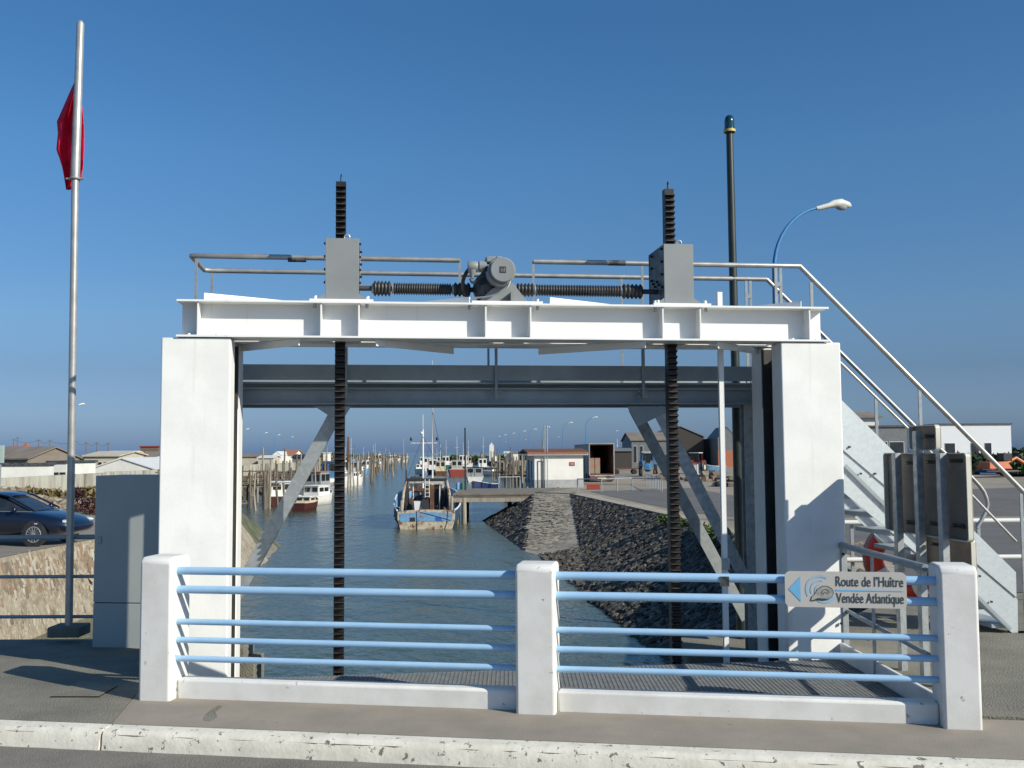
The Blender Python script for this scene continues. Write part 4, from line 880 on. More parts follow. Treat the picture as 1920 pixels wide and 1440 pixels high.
    if mast:
        for (y, h_, mt) in mast:
            MB().cyl((0, y, H * .8), (0, y, h_), .05, .03, 8).cyl((-.5, y, h_ * .72), (.5, y, h_ * .72), .02, n=6).build('mast', mt, t)
    if extra: extra(t)
    if pos is None:
        pos = oz(px, py, WZ)
    t.location = pos; t.rotation_euler = (0, 0, R(head))
    if 'right' in (group or ''): t.scale = (.84, .84, .78)
    elif 'left' in (group or '') and pos[1] > 120: t.scale = (.88, .88, .84)
    return t
def nets(t):
    for k in range(3): MB().ell((rnd.uniform(-.5, .5), -1.6 + k * .5, .75), (.28, .3, .22), 8, 5).build('net_pile', [BGN, BOR, BGR][k], t, ang=20)
def fenders(t):
    for k in (-.8, .2, 1.1):
        for s in (-1, 1): MB().cyl((s * 1.15, k, .1), (s * 1.15, k, .6), .09, n=8).build('fender', BOR if s > 0 else BW_, t)
def outboard(t):
    MB().box(-.13, .13, -2.75, -2.45, .3, .95).box(-.05, .05, -2.7, -2.5, -.4, .35).build('outboard_motor', BDK, t, bevel=.04)
LB = 'boats moored along the left bank'; RB = 'boats moored along the right bank'
boat('white motor launch with a big windowed cabin over a maroon hull by the nearest jetty', 531, 947, 12, 6.0, 2.4, .8, BMR, BW_, BW_, (-.6, 2.0, 1.9, 1.1, BW_, BW_), [(1.0, 2.5, BW_)], LB, fenders)
boat('small maroon and cream cabin boat in front of the white motor launch', 570, 957, -8, 3.6, 1.6, .6, BMR, BYL, BYL, (-.2, 1.0, 1.1, .42, BYL, BW_), None, LB, outboard)
boat('small white cabin boat with a long side window, beside the maroon and cream one', 588, 946, -20, 4.8, 1.9, .7, BW_, BW_, BW_, (-.4, 1.4, 1.4, .85, BW_, BW_), None, LB, outboard)
boat('grey fishing boat with a grey canvas shelter and orange gear on its roof', 598, 931, -14, 6.4, 2.4, .8, BGR, BWD, BGR, (-1.4, .8, 1.7, 1.6, BGR, BOR), [(1.2, 3.2, WOOD)], LB, nets)
boat('fishing boat with light blue wheelhouse, orange roof and white hull by the toothed rack', 619, 915, -20, 8.0, 2.9, 1.2, BW_, BBL, BWD, (-.4, 1.8, 1.9, 2.0, BBL, BOR), [(2.2, 6.0, BW_)], LB, nets)
boat('white launch with one square dark window, just right of the toothed rack', 657, 910, -25, 5.4, 2.2, 1.0, BW_, BW_, BW_, (-.9, 1.2, 1.7, 1.1, BW_, BYL), [(.6, 3.0, BW_)], LB)
boat('boat with a tall light blue wheelhouse and open windows behind the white launch', 655, 893, -15, 8.0, 2.8, 1.3, BOR, BBL, BWD, (-.5, 1.3, 1.7, 2.4, BBL, BBL), [(2.4, 6.5, WOOD), (-2, 6.0, BW_)], LB, nets)
boat('white and pale blue trawler showing its pale blue stern', 679, 889, -10, 8.5, 3.0, 1.3, BBL, BW_, BWD, (.2, 2.4, 2.0, 2.0, BW_, BW_), [(-1.6, 4.2, BW_)], LB, nets)
boat('brown wooden fishing boat with a rusty stern beyond the pale blue one', 697, 884, -12, 8.5, 3.0, 1.2, RUST, BWD, BWD, (.2, 2.2, 1.9, 1.8, BYL, BW_), [(-1.8, 4.6, WOOD)], LB, nets)
boat('white fishing boat with a tall cream wheelhouse beyond the brown one', 704, 876, -14, 9.0, 3.2, 1.3, BW_, BYL, BWD, (.0, 2.4, 2.1, 3.2, BYL, BW_), [(-1.8, 7.5, BW_)], LB)
boat('royal blue hulled fishing boat with orange gear on deck', 714, 873, -14, 9.0, 3.2, 1.3, BRB, BW_, BOR, (.4, 2.4, 2.1, 2.0, BW_, BOR), [(-1.5, 5.5, BW_)], LB, nets)
boat('white fishing boat with two pale masts beyond the royal blue one', 727, 869.5, -14, 9.5, 3.3, 1.4, BW_, BW_, BWD, (.0, 2.8, 2.2, 2.4, BW_, BW_), [(-2.2, 6.5, BW_), (2.8, 5.0, BW_)], LB)
boat('dark hulled fishing boat with a white wheelhouse and a dark mast', 736, 867.5, -14, 9.5, 3.3, 1.4, BDK, BW_, BWD, (.0, 2.8, 2.2, 2.4, BW_, BW_), [(-2.2, 8.0, BDK)], LB)
boat('small white boat between the dark hulled boat and the tall pale mast', 746, 867, -14, 9.0, 3.0, 1.4, BW_, BYL, BWD, (.0, 2.8, 2.0, 1.8, BW_, BYL), None, LB)
boat('white sailing boat with the tallest pale mast, farthest out on the left', 756, 867, -14, 8.5, 2.8, 1.0, BW_, BW_, BW_, (-.6, 1.6, 1.6, .7, BW_, BW_), [(.6, 11.5, BW_)], LB)
boat('white launch just left of the trawler mast', 787, 888, 8, 7.0, 2.4, 1.2, BW_, BW_, BW_, (-.4, 2.0, 1.8, 1.2, BW_, BW_), None, RB)
boat('white and blue fishing boat right of the trawler mast', 812, 889, 6, 8.0, 2.8, 1.1, BNV, BW_, BWD, (-.4, 2.0, 2.0, 2.6, BW_, BW_), [(-1.8, 6.5, BW_)], RB, nets)
boat('fishing boat with a square cream wheelhouse and brown sides', 826, 890, 4, 8.0, 3.0, .9, RUST, BWD, BWD, (-.8, 1.4, 2.2, 2.4, BYL, BW_), [(2.0, 7.0, BW_)], RB)
boat('red sterned white trawler with green nets and a tall dark topped mast', 857, 892, 3, 9.5, 3.8, 1.5, BRD, BW_, BGN, (-.2, 2.6, 2.3, 2.1, BWD, BW_), [(-1.4, 8.6, BW_), (2.2, 7.0, BGN)], RB, nets)
boat('white fishing boat with a cluttered deck beyond the red sterned trawler', 802, 882, 6, 8.5, 3.0, 1.3, BW_, BOR, BOR, (-.2, 2.0, 2.0, 2.6, BW_, BW_), [(-1.6, 6.0, BDK)], RB, nets)
boat('green hulled fishing boat behind the white and blue one', 836, 880, 6, 8.5, 3.0, 1.4, BGN, BW_, BWD, (-.2, 2.0, 2.0, 2.8, BW_, BW_), [(-1.6, 9.0, BW_)], RB, nets)
boat('white fishing boat showing a red wheelhouse roof behind the red sterned trawler', 868, 881, 6, 8.5, 3.0, 1.6, BW_, BRD, BWD, (-.2, 2.0, 2.2, 3.0, BW_, BRD), [(-1.6, 8.0, BW_)], RB, nets)
boat('grey open wheelhouse workboat behind the pier', 890, 903, 2, 6.0, 2.9, .9, BW_, BW_, BWD, (-1.0, 1.2, 2.7, 1.7, BGR, BDK), [(-1.4, 4.6, BDK)], RB)
bb = boat('royal blue boat with white markings on its bow, tucked behind the pier deck', 908, 921, 158, 5.6, 2.3, .95, BNV, BW_, BWD, None, None, RB)
MB().add([(-1.0, 1.9, .86), (-1.12, .6, .84), (-1.10, .6, .62), (-.97, 1.9, .62)], [(0, 1, 2, 3)]).build('white_panel', BW_, bb)
boat('white motor cruiser with a pink red stripe, behind the blue boat', 921, 892, 60, 7.0, 2.5, 1.0, BW_, BW_, BW_, (-.6, 2.0, 1.9, 1.0, BW_, BW_), None, RB, None, bottom=BOR)
boat('low white open boat with an orange stripe next to the motor cruiser', 944, 891, 70, 6.0, 2.4, .9, BW_, BW_, BW_, (.2, 1.4, 1.6, .5, BW_, BW_), None, RB, None, bottom=BOR)
boat('dark red work boat moored left of the white pier building', 966, 894, 80, 6.5, 2.4, 1.2, BMR, BRD, BWD, None, None, RB, nets)
for i, (px, py) in enumerate(((668, 897), (690, 880), (711, 880), (720, 871), (732, 872), (741, 865), (750, 864.5), (708, 872), (765, 864.5), (638, 903))):
    boat('small fishing boat squeezed into the far cluster along the left bank', px - 4, py - 3, -14 + rnd.uniform(-9, 9), rnd.uniform(7, 9.5), 3.0, rnd.uniform(1.1, 1.5), rnd.choice([BW_, BW_, BBL, BWD, BGR]), BW_, BWD, (-.4, rnd.uniform(1.6, 2.4), 2.1, rnd.uniform(1.6, 2.9), rnd.choice([BW_, BW_, BYL]), rnd.choice([BW_, BOR, BDK])), [(-1.8, rnd.uniform(5, 9), rnd.choice([BW_, WOOD])), (2.0, rnd.uniform(3, 6), BW_)], 'fishing boats of the far left cluster', nets)
for i, (px, py) in enumerate(((793, 877), (846, 873), (878, 876), (820, 875), (905, 884))):
    boat('small fishing boat squeezed into the far cluster along the right bank', px, py, 5 + rnd.uniform(-9, 9), rnd.uniform(7, 9.5), 3.0, rnd.uniform(1.1, 1.5), rnd.choice([BW_, BW_, BBL, BWD, BGR]), BW_, BWD, (-.4, rnd.uniform(1.6, 2.4), 2.1, rnd.uniform(1.6, 2.9), rnd.choice([BW_, BW_, BYL]), rnd.choice([BW_, BOR, BDK])), [(-1.8, rnd.uniform(6, 10), rnd.choice([BW_, WOOD])), (2.0, rnd.uniform(3, 6), BW_)], 'fishing boats of the far right cluster', nets)
# ---- the trawler leaving the pier
t = thing('trawler', (0, 0, 0), 'old fishing trawler with a pale blue and rusty cream stern leaving the pier', 'trawler')
Ln, B, H = 11.5, 3.05, .98
tr_b = pm('trawler_blue_paint', (.15, .34, .55), (.12, .28, .46), sc=3, rough=.6, c3=(.22, .12, .07), sc3=5, lo3=.54, hi3=.62)
tr_c = pm('trawler_rusty_cream', (.50, .44, .34), (.36, .29, .20), sc=5, rough=.7, c3=(.17, .08, .04), sc3=4, lo3=.52, hi3=.62)
tr_d = pm('trawler_dark_blue', (.03, .06, .11), (.05, .08, .12), sc=3, rough=.6, c3=(.14, .08, .05), sc3=6, lo3=.62, hi3=.68)
st = []
for i in range(19):
    u = i / 18; hb = B / 2 * (1 + .24 * math.sin(min(1, u / .4) * math.pi / 2)) if u < .45 else B / 2 * 1.24 * math.cos(((u - .45) / .55) ** 2.0 * math.pi / 2)
    st.append((u * Ln, max(hb, .03), H * (1 + 1.1 * u ** 1.6)))
vs = []; fs = []; k = 9
for y, hb, z in st: vs += [(-hb, y, z), (-hb * 1.0, y, z * .6), (-hb * .95, y, z * .25), (-hb * .82, y, -.1), (0, y, -.6), (hb * .82, y, -.1), (hb * .95, y, z * .25), (hb, y, z * .6), (hb, y, z)]
for i in range(18):
    for j in range(k - 1): fs.append((i * k + j, i * k + j + 1, (i + 1) * k + j + 1, (i + 1) * k + j))
hl = MB().add(vs, fs).build('hull', tr_d, t, ang=50)
hw = B / 2
tp = [(-hw * .84, -.3), (hw * .84, -.3), (hw * .95, H * .25), (hw, H * .55), (hw, H * .95), (hw * .6, H * 1.02), (0, H * 1.05), (-hw * .6, H * 1.02), (-hw, H * .95), (-hw, H * .55), (-hw * .95, H * .25)]
MB().prism(tp, (0, -.05, 0), (1, 0, 0), (0, 0, 1), (0, .049, 0)).build('transom', tr_c, t, bevel=.02)
MB().prism([(-hw * .90, .40), (hw * .90, .40), (hw * .92, .84), (0, .90), (-hw * .92, .84)], (0, -.062, 0), (1, 0, 0), (0, 0, 1), (0, .011, 0)).build('blue_panel', tr_b, t)
MB().box(-.86, -.58, -.075, -.062, .42, .62).build('freeing_port', BDK, t); MB().box(.5, .82, -.072, -.062, .42, .62).build('blue_patch', BRB, t)
MB().torus((-.75, -.06, .2), (0, 1, 0), .07, .012, 14, 5).build('mooring_eye', RUST, t)
MB().tube([(-.5, -.08, -.2), (-.47, -.075, .3), (-.5, -.07, .95)], .018, 6).build('rope', BDK, t)
MB().tube([(.95, -.08, -.1), (1.1, -.075, .3), (1.15, -.07, .95)], .014, 6).build('rope', BDK, t)
MB().tube([(-.3, -.08, .9), (.4, -.085, .72), (1.3, -.08, .45)], .012, 6).build('rope', BDK, t)
m = MB(); n_ = len(st)
for s in (-1, 1): m.tube([(s * hb, y, z + .02) for y, hb, z in st], .05, 6)
m.build('gunwale', BW_, t)
vs = []; fs = []
for y, hb, z in st: vs += [(-hb * .96, y, .45 + .05 * y), (hb * .96, y, .45 + .05 * y)]
for i in range(18): fs.append((2 * i, 2 * i + 1, 2 * i + 3, 2 * i + 2))
MB().add(vs, fs).build('deck', tr_b, t)
m = MB()
for s in (-1, 1):
    vs = []; fs = []
    for i, (y, hb, z) in enumerate(st): vs += [(s * (hb - .05), y, .4 + .05 * y), (s * (hb - .05), y, z)]
    for i in range(18): fs.append((2 * i, 2 * i + 2, 2 * i + 3, 2 * i + 1))
    m.add(vs, fs)
m.build('bulwark', tr_b, t)
# bow whaleback, wheelhouse
MB().hexa([(-1.0, 6.6, .8), (1.0, 6.6, .8), (.9, 8.6, .9), (-.9, 8.6, .9), (-.92, 6.7, 2.4), (.92, 6.7, 2.4), (.78, 8.3, 2.4), (-.78, 8.3, 2.4)]).build('wheelhouse', BWD, t, bevel=.04)
for x in (-.6, 0, .6): MB().box(x - .22, x + .22, 6.60, 6.66, 1.7, 2.15).build('window', WIN, t)
MB().box(-1.05, 1.05, 6.55, 8.4, 2.405, 2.48).build('roof', BW_, t)
# stern gantry
for s in (-1, 1):
    MB().tube([(s * 1.33, .5, .8), (s * 1.22, .7, 1.9), (s * 1.08, .9, 2.55)], [.09, .08, .07], 8).build('gantry_leg', tr_c, t)
    MB().tube([(s * 1.3, 1.9, .8), (s * 1.15, 1.7, 1.9), (s * 1.02, 1.2, 2.55)], [.06, .06, .05], 8).build('gantry_leg', BDK, t)
    MB().prism([(0, 0), (.5, .15), (.42, 1.1), (.1, 1.35), (-.05, .8)], (s * 1.18 - .05 * s, .8, .95), (-s * .3, .9, 0), (0, 0, 1), (.06, 0, 0)).build('trawl_door', BDK, t)
MB().box(-1.12, 1.12, .82, 1.0, 2.5, 2.66).build('gantry_beam', BDK, t, bevel=.02); MB().box(-.9, .95, .78, .815, 2.40, 2.49).build('gantry_plate', BWD, t)
MB().cyl((-1.08, .9, 2.66), (-1.08, .9, 3.1), .04, n=8).build('pipe', BDK, t)
MB().lathe([(.15, -.55), (.42, -.52), (.42, -.46), (.22, -.45), (.24, .45), (.42, .46), (.42, .52), (.15, .55)], (-.3, 2.0, 1.35), (1, 0, 0), 16).build('net_drum', RUST, t)
MB().ell((-.3, 2.0, 1.4), (.45, .36, .34), 12, 8).build('net', BDK, t); MB().ell((.25, 1.5, 1.8), (.35, .25, .14), 10, 6).build('orange_float', BOR, t)
MB().hexa([(-.28, .35, .5), (.18, .35, .5), (.18, .8, .5), (-.28, .8, .5), (-.24, .5, 1.9), (.15, .5, 1.9), (.15, .8, 1.9), (-.24, .8, 1.9)]).build('net_chute', BDK, t)
MB().box(.2, .42, .4, .62, .5, 2.3).build('rusty_post', RUST, t); MB().hexa([(-.62, .5, .98), (-.30, .5, .98), (-.3, .8, .98), (-.62, .8, .98), (-.66, .5, 1.45), (-.26, .5, 1.45), (-.26, .8, 1.45), (-.66, .8, 1.45)]).build('fish_bin', BW_, t)
m = MB()
for x in (-.06, .16): m.cyl((x, .34, 1.65), (x, .38, 2.62), .022, n=6)
for k_ in range(5): m.cyl((-.06, .34, 1.7 + k_ * .2), (.16, .34, 1.7 + k_ * .2), .016, n=6)
m.build('ladder', BW_, t)
MB().tube([(-1.3, .2, .7), (-1.32, .25, 1.5)], .07, 8).build('bollard', WOODL, t); MB().tube([(1.36, .15, .7), (1.36, .2, 1.7)], .08, 8).build('bollard', WOODL, t)
for s in (-1, 1): MB().tube([(s * .7, 1.0, .5), (s * .72, 1.0, 2.5)], .035, 6).build('stanchion', BW_, t)
MB().cyl((-.28, 6.2, 1.9), (-.28, 6.2, 5.4), .07, .05, 10).cyl((-1.0, 6.2, 4.6), (.55, 6.2, 4.6), .03, n=6).cyl((-.28, 6.2, 5.4), (-.28, 6.2, 6.3), .02, n=6).build('mast', BW_, t)
MB().ell((-.98, 6.2, 4.85), (.07, .07, .12), 8, 6).ell((.55, 6.2, 4.85), (.07, .07, .12), 8, 6).build('mast_lamp', BDK, t); MB().ell((-.36, 6.2, 5.2), (.09, .09, .09), 8, 6).build('mast_light', BW_, t)
MB().cyl((.28, 7.0, 2.4), (.28, 7.0, 7.2), .05, .03, 8).cyl((.28, 7, 7.2), (.28, 7, 9.6), .012, n=5).build('aerial', BW_, t)
MB().tube([(-1.5, 1.5, .9), (-1.65, 1.6, .4)], .1, 8).tube([(-1.6, 2.6, 1.0), (-1.75, 2.7, .5)], .1, 8).build('tyre_fender', BDK, t)
MB().cyl((-1.15, 3.2, .8), (-1.0, 3.0, 2.2), .05, n=6).build('boom', WOODL, t)
for (x, y, z, a, b_, c_, mt) in ((-1.0, 1.6, .85, .32, .5, .45, BDK), (.9, 1.8, .9, .35, .5, .5, BDK), (-.9, 3.3, 1.1, .3, .4, .4, RUST), (.75, 3.0, 1.0, .4, .5, .45, GREYD), (0, 3.2, 1.0, .3, .4, .5, WOOD)):
    MB().ell((x, y, z), (a, b_, c_), 9, 6).build('gear_pile', mt, t, ang=15)
MB().box(-1.05, 1.05, 2.9, 3.1, 1.9, 2.05).build('cross_beam', RUST, t); MB().box(-.95, -.3, 3.2, 3.9, 1.9, 2.6).box(-.93, -.32, 3.201, 3.899, 2.601, 2.7).build('winch_house', GREYD, t)
for (a, b_) in (((-1.08, .9, 2.55), (-.28, 6.2, 5.0)), ((1.08, .9, 2.55), (-.28, 6.2, 5.0)), ((-1.3, 3.6, 1.3), (-.28, 6.2, 4.8)), ((1.4, 4.0, 1.3), (.28, 7.0, 6.5)), ((.4, .9, 2.6), (.28, 7, 6.8))): MB().cyl(a, b_, .012, n=4).build('rigging', BDK, t)
MB().prism([(-.5, 0), (.5, 0), (.45, .9), (-.45, .9)], (.75, 1.25, 1.2), (1, 0, 0), (0, 0, 1), (0, .03, 0)).build('hanging_net', BDK, t)
pw = oz(799, 992, WZ); t.location = (pw.x, pw.y, WZ); t.rotation_euler = (0, 0, R(4))
# crew member on the trawler's roof
skin = C('skin', (.42, .24, .17), .6); cloth = C('dark_work_jacket', (.02, .022, .03), .8)
tp_ = thing('person', (0, 0, 0), 'person in dark work clothes standing at the rail of the trawler', 'person')
def person(t, body_m, leg_m, hat=None):
    import bmesh
    sk = [((0, 0, .92), .14), ((0, 0, 1.15), .13), ((0, 0, 1.38), .15), ((0, 0, 1.50), .06), ((-.19, 0, 1.40), .065), ((-.27, -.03, 1.13), .05), ((-.22, -.16, .95), .038), ((.19, 0, 1.40), .065), ((.27, -.03, 1.13), .05), ((.22, -.16, .95), .038),
          ((-.10, 0, .86), .095), ((-.11, -.02, .48), .065), ((-.11, .02, .07), .045), ((-.11, -.12, .03), .04), ((.10, 0, .86), .095), ((.11, -.02, .48), .065), ((.11, .02, .07), .045), ((.11, -.12, .03), .04), ((0, 0, 1.56), .055), ((0, -.01, 1.68), .095), ((0, 0, 1.76), .07)]
    ed = [(0, 1), (1, 2), (2, 3), (2, 4), (4, 5), (5, 6), (2, 7), (7, 8), (8, 9), (0, 10), (10, 11), (11, 12), (12, 13), (0, 14), (14, 15), (15, 16), (16, 17), (3, 18), (18, 19), (19, 20)]
    me = bpy.data.meshes.new('body'); me.from_pydata([p for p, r_ in sk], ed, []); o = bpy.data.objects.new('body', me); col.objects.link(o); o.parent = t
    o.modifiers.new('s', 'SKIN'); 
    for i, (p, r_) in enumerate(sk): me.skin_vertices[0].data[i].radius = (r_, r_)
    me.skin_vertices[0].data[0].use_root = True
    ss = o.modifiers.new('u', 'SUBSURF'); ss.levels = 2; ss.render_levels = 2
    bpy.context.view_layer.update(); dg = bpy.context.evaluated_depsgraph_get(); m2 = bpy.data.meshes.new_from_object(o.evaluated_get(dg)); o.modifiers.clear(); o.data = m2
    m2.materials.clear()
    for mm in (body_m, leg_m, skin): m2.materials.append(mm)
    for p in m2.polygons: c = p.center; p.material_index = 2 if c.z > 1.53 or (abs(c.x) > .16 and c.z < .99 and c.z > .8 and c.y < -.12) else (1 if c.z < .93 else 0); p.use_smooth = True
    MB().ell((0, .015, 1.74), (.098, .105, .085), 12, 8).build('hair', BDK, t)
    MB().ell((0, -.095, 1.69), (.014, .02, .02), 6, 5).build('nose', skin, t)
person(tp_, cloth, cloth)
tp_.location = (pw.x - .85, pw.y + 6.3, WZ + .95); tp_.rotation_euler = (0, 0, R(200))
# ================================================================== pier and its piles
p0 = oz(849, 926, -.6)
t = thing('pier', (p0.x + 3, p0.y + 3, -.6), 'short timber and concrete pier with a flat deck beside the trawler', 'pier')
pl = [Vector((p0.x, p0.y, -.6)), Vector((A_.x + .3, A_.y - .3, -.6)), Vector((4.2, 66, -.6)), Vector((-3.2, 66, -.6))]
PIERC = pm('pier_concrete', (.20, .175, .14), (.13, .115, .09), sc=2, rough=.9, bump=.1, bsc=12)
MB().slab([p + ZZ * .006 for p in pl], .22).build('deck', PIERC, t)
MB().beam(pl[0] - ZZ * .35 + Vector((0, .15, 0)), pl[1] - ZZ * .35 + Vector((0, .15, 0)), .25, .25).build('edge_beam', WOODL, t)
m = MB()
for k_ in range(46): u = k_ / 46; p = pl[0].lerp(pl[1], u); m.beam(p + Vector((0, -.03, -.04)), p + Vector((.07, -.03, -.12)), .03, .03)
m.build('rope_edge', WOODL, t)
for x, y, r_ in ((p0.x + .25, p0.y + .3, .13), (p0.x + .62, p0.y + .2, .15), (p0.x + .5, p0.y + 3, .15), (p0.x + .5, p0.y + 6.5, .15), (p0.x + 3.2, p0.y + 5.5, .15)):
    MB().cyl((x, y, -3), (x, y, -.83), r_, n=10).build('pile', WOODL if r_ > .14 else WOOD, t)
pp = at(873, 916, 63)
t = thing('mooring_pole', (pp.x, pp.y, -2.6), 'tall thin dark mooring pole at the end of the pier', 'pole')
MB().cyl((pp.x, pp.y, -2.6), at(872, 802, 63), .07, .05, n=10).build('pole', POLEG, t)
for px, py, mt, lab in ((858.5, 914, BBL, 'pale blue round drum standing on the end of the pier'), (867, 914, BGN, 'green round drum on the end of the pier')):
    q = oz(px, py + 4, -.6); t = thing('drum', q, lab, 'drum', 'drums on the pier end')
    MB().cyl(q, q + ZZ * .42, .13, n=14).torus(q + ZZ * .28, ZZ, .13, .012, 16, 5).torus(q + ZZ * .14, ZZ, .13, .012, 16, 5).build('body', mt, t); MB().cyl(q + ZZ * .421, q + ZZ * .44, .11, n=14).build('lid', mt, t)
# railing on the pier
def railing(pts, h, label, px_step=1.6, r=.025, mt=GALVD, bars=2):
    t = thing('guard_rail', pts[0], label, 'guard rail', None)
    for a, b in zip(pts, pts[1:]):
        n = max(1, round((b - a).length / px_step))
        for i in range(n + 1):
            if i == 0 and a is not pts[0]: continue
            p = a.lerp(b, i / n); MB().cyl(p, p + ZZ * h, r, n=6).build('post', mt, t)
        for k_ in range(bars): MB().cyl(a + ZZ * h * (1 - k_ * .5), b + ZZ * h * (1 - k_ * .5), r * .9, n=6).build('rail', mt, t)
    return t
railing([oz(935, 917, -.6), oz(975, 916, -.6)], .75, 'short grey guard rail on the pier left of the white building', 1.3, .03, GALVD, 1)
railing([oz(1083, 922, -.6), oz(1128, 923, -.6), oz(1186, 920, -.6), oz(1241, 922, -.6)], .75, 'grey guard rail along the quay in front of the open trailer', 1.9, .035, GALVD, 1)
railing([oz(1241, 922, -.6), oz(1212, 909, -.6)], .72, 'short return of grey guard rail running away across the quay', 1.2, .03, GALVD, 1)
q = oz(1113, 918, -.6); t = thing('red_box', q, 'low red metal box on the quay behind the guard rail', 'box')
MB().box(q.x - .4, q.x + .4, q.y, q.y + .3, -.59, -.30).build('body', BRD, t, bevel=.01); MB().box(q.x - .42, q.x + .42, q.y - .02, q.y + .32, -.298, -.27).build('lid', BOR, t)
# ================================================================== jetties and stakes
def jetty(x0, y0, x1, y1, zt, label, w=1.3, rail=None, n=5, group='timber jetties along the banks'):
    t = thing('jetty', (x0, y0, zt), label, 'jetty', group)
    a = Vector((x0, y0, zt)); b = Vector((x1, y1, zt)); d = (b - a).normalized(); s = Vector((-d.y, d.x, 0))
    m = MB(); L = (b - a).length; k = 0
    while k < L: m.beam(a + d * k - s * w / 2, a + d * k + s * w / 2, .14, .06); k += .19
    m.build('deck_planks', WOOD, t)
    for sg in (-1, 1):
        MB().beam(a + s * sg * w * .4 - ZZ * .12, b + s * sg * w * .4 - ZZ * .12, .1, .16).build('bearer', WOOD, t)
        for i in range(n):
            p = a + d * (L * (i + .2) / n) + s * sg * (w / 2 + .03); h = rnd.uniform(.1, 1.3)
            MB().tube([Vector((p.x + rnd.uniform(-.1, .1), p.y, -3)), Vector((p.x, p.y, zt + h))], [.1, .075], 7).build('pile', rnd.choice([WOOD, WOODL]), t)
        if rail and sg == rail:
            for hh in (.5, .95): MB().beam(a + s * sg * w * .5 + ZZ * hh, b + s * sg * w * .5 + ZZ * hh, .04, .09).build('hand_rail', RUST, t)
    return t
jetty(-26, 74, -17.6, 77, -.55, 'nearest left jetty with rust coloured hand rails', 1.6, 1, 7)
jetty(-25.5, 68, -18.4, 70.5, -1.5, 'low timber landing stage in front of the rust railed jetty', 1.4, None, 6)
jetty(-27, 84, -19, 86, -.5, 'second left jetty behind the rust railed one', 1.4, None, 6)
for i, (y, lab) in enumerate(((97, 'timber jetty beside the light blue and orange boat'), (113, 'timber jetty behind the white launch'), (132, 'timber jetty at the light blue wheelhouse boat'), (152, 'timber jetty near the brown wooden boat'), (178, 'timber jetty by the cream wheelhouse boat'), (215, 'farthest timber jetty on the left bank'))):
    x = -27 - (y - 97) * .075; jetty(x, y, x + 7.5 - max(0, y - 150) * .01, y + 1.5, -.5 + .2 * (i % 2), lab, 1.2, None, 5)
for y, x, lab in ((95, 6, 'right bank jetty behind the white pier building'), (112, 5, 'right bank jetty beside the white motor cruiser'), (140, 3.5, 'right bank jetty beyond the motor cruiser')):
    jetty(x, y, x - 7, y + 1, -.4, lab, 1.2, None, 5)
def stake(x, y, zt, r, mt, grp, lab):
    o = MB().tube([(x + rnd.uniform(-.15, .15), y, -3), (x + rnd.uniform(-.1, .1), y, (zt - 3) / 2 + .2), (x, y, zt)], [r, r * .95, r * .7], 6).build('mooring_stake', mt, None)
    tag(o, lab, 'stake', grp)
def edgeL(y): 
    for (x0, y0), (x1, y1) in zip(foot[8:], foot[9:]):
        if y0 <= y <= y1: return x0 + (x1 - x0) * (y - y0) / (y1 - y0)
    return -24
def edgeR(y):
    for (x0, y0), (x1, y1) in zip(right_edge[6:], right_edge[7:]):
        if y0 <= y <= y1: return x0 + (x1 - x0) * (y - y0) / (y1 - y0)
    return 4
for i in range(125):
    u = rnd.random(); y = 66 * (480 / 66) ** u; x = edgeL(y) + rnd.uniform(-1, 7.2) * (1 if y > 90 else 1.0)
    big = rnd.random() < .12
    stake(x, y, rnd.uniform(.0, 1.8) + (rnd.uniform(.3, 1.2) if big else 0), .07 + .0003 * y, rnd.choice([WOOD, WOOD, WOODL]), 'mooring stakes in the water along the left bank', 'weathered wooden mooring stake among the many along the left bank')
for i in range(95):
    u = rnd.random(); y = 78 * (500 / 78) ** u; x = edgeR(y) + rnd.uniform(-6, 2) 
    big = rnd.random() < .1
    stake(x, y, rnd.uniform(.3, 2.0) + (rnd.uniform(.3, 1.2) if big else 0), .07 + .0003 * y, rnd.choice([WOOD, WOOD, WOODL]), 'mooring stakes along the right bank', 'weathered wooden mooring stake among the many along the right bank')
for px, y0, y1, d, mt, lab in ((654, 819, 880, 150, RUST, 'tall rust brown mast like stake beside the light blue wheelhouse'), (645.5, 825, 870, 170, BW_, 'tall white pole among the left bank stakes'), (505, 880, 945, 76, WOODL, 'thick pale leaning pile beside the white motor launch'), (497, 884, 950, 74, WOOD, 'thick dark pile standing next to the pale leaning one')):
    a = at(px, y1, d); b_ = at(px - 1, y0, d); a.z = -3
    o = MB().tube([a, b_], [.12 + d * .0004, .08 + d * .0003], 8).build('mooring_stake', mt, None); tag(o, lab, 'stake')
# ================================================================== buildings
BRICK = pm('orange_brick', (.42, .15, .08), (.34, .12, .07), sc=5, rough=.85); TILE = pm('clay_tiles', (.36, .16, .09), (.26, .12, .075), sc=6, rough=.85, c3=(.20, .15, .11), sc3=3, lo3=.55, hi3=.65)
RWALL = pm('rendered_white_wall', (.74, .73, .68), (.66, .645, .60), sc=1.2, rough=.85, bump=.03, bsc=30); RCREAM = pm('cream_render', (.52, .47, .38), (.44, .40, .32), sc=1.5, rough=.85)
FIBRO = pm('grey_brown_roof_sheet', (.22, .185, .15), (.165, .14, .115), sc=1.0, rough=.9, st=(1, .3, 1)); DKWALL = pm('dark_brown_cladding', (.055, .045, .04), (.04, .034, .03), sc=2, rough=.8, st=(8, 8, .4))
GRAYW = pm('grey_cladding', (.16, .17, .18), (.13, .14, .15), sc=2, rough=.7); PLINTH = C('grey_plinth_paint', (.36, .37, .37), .8)
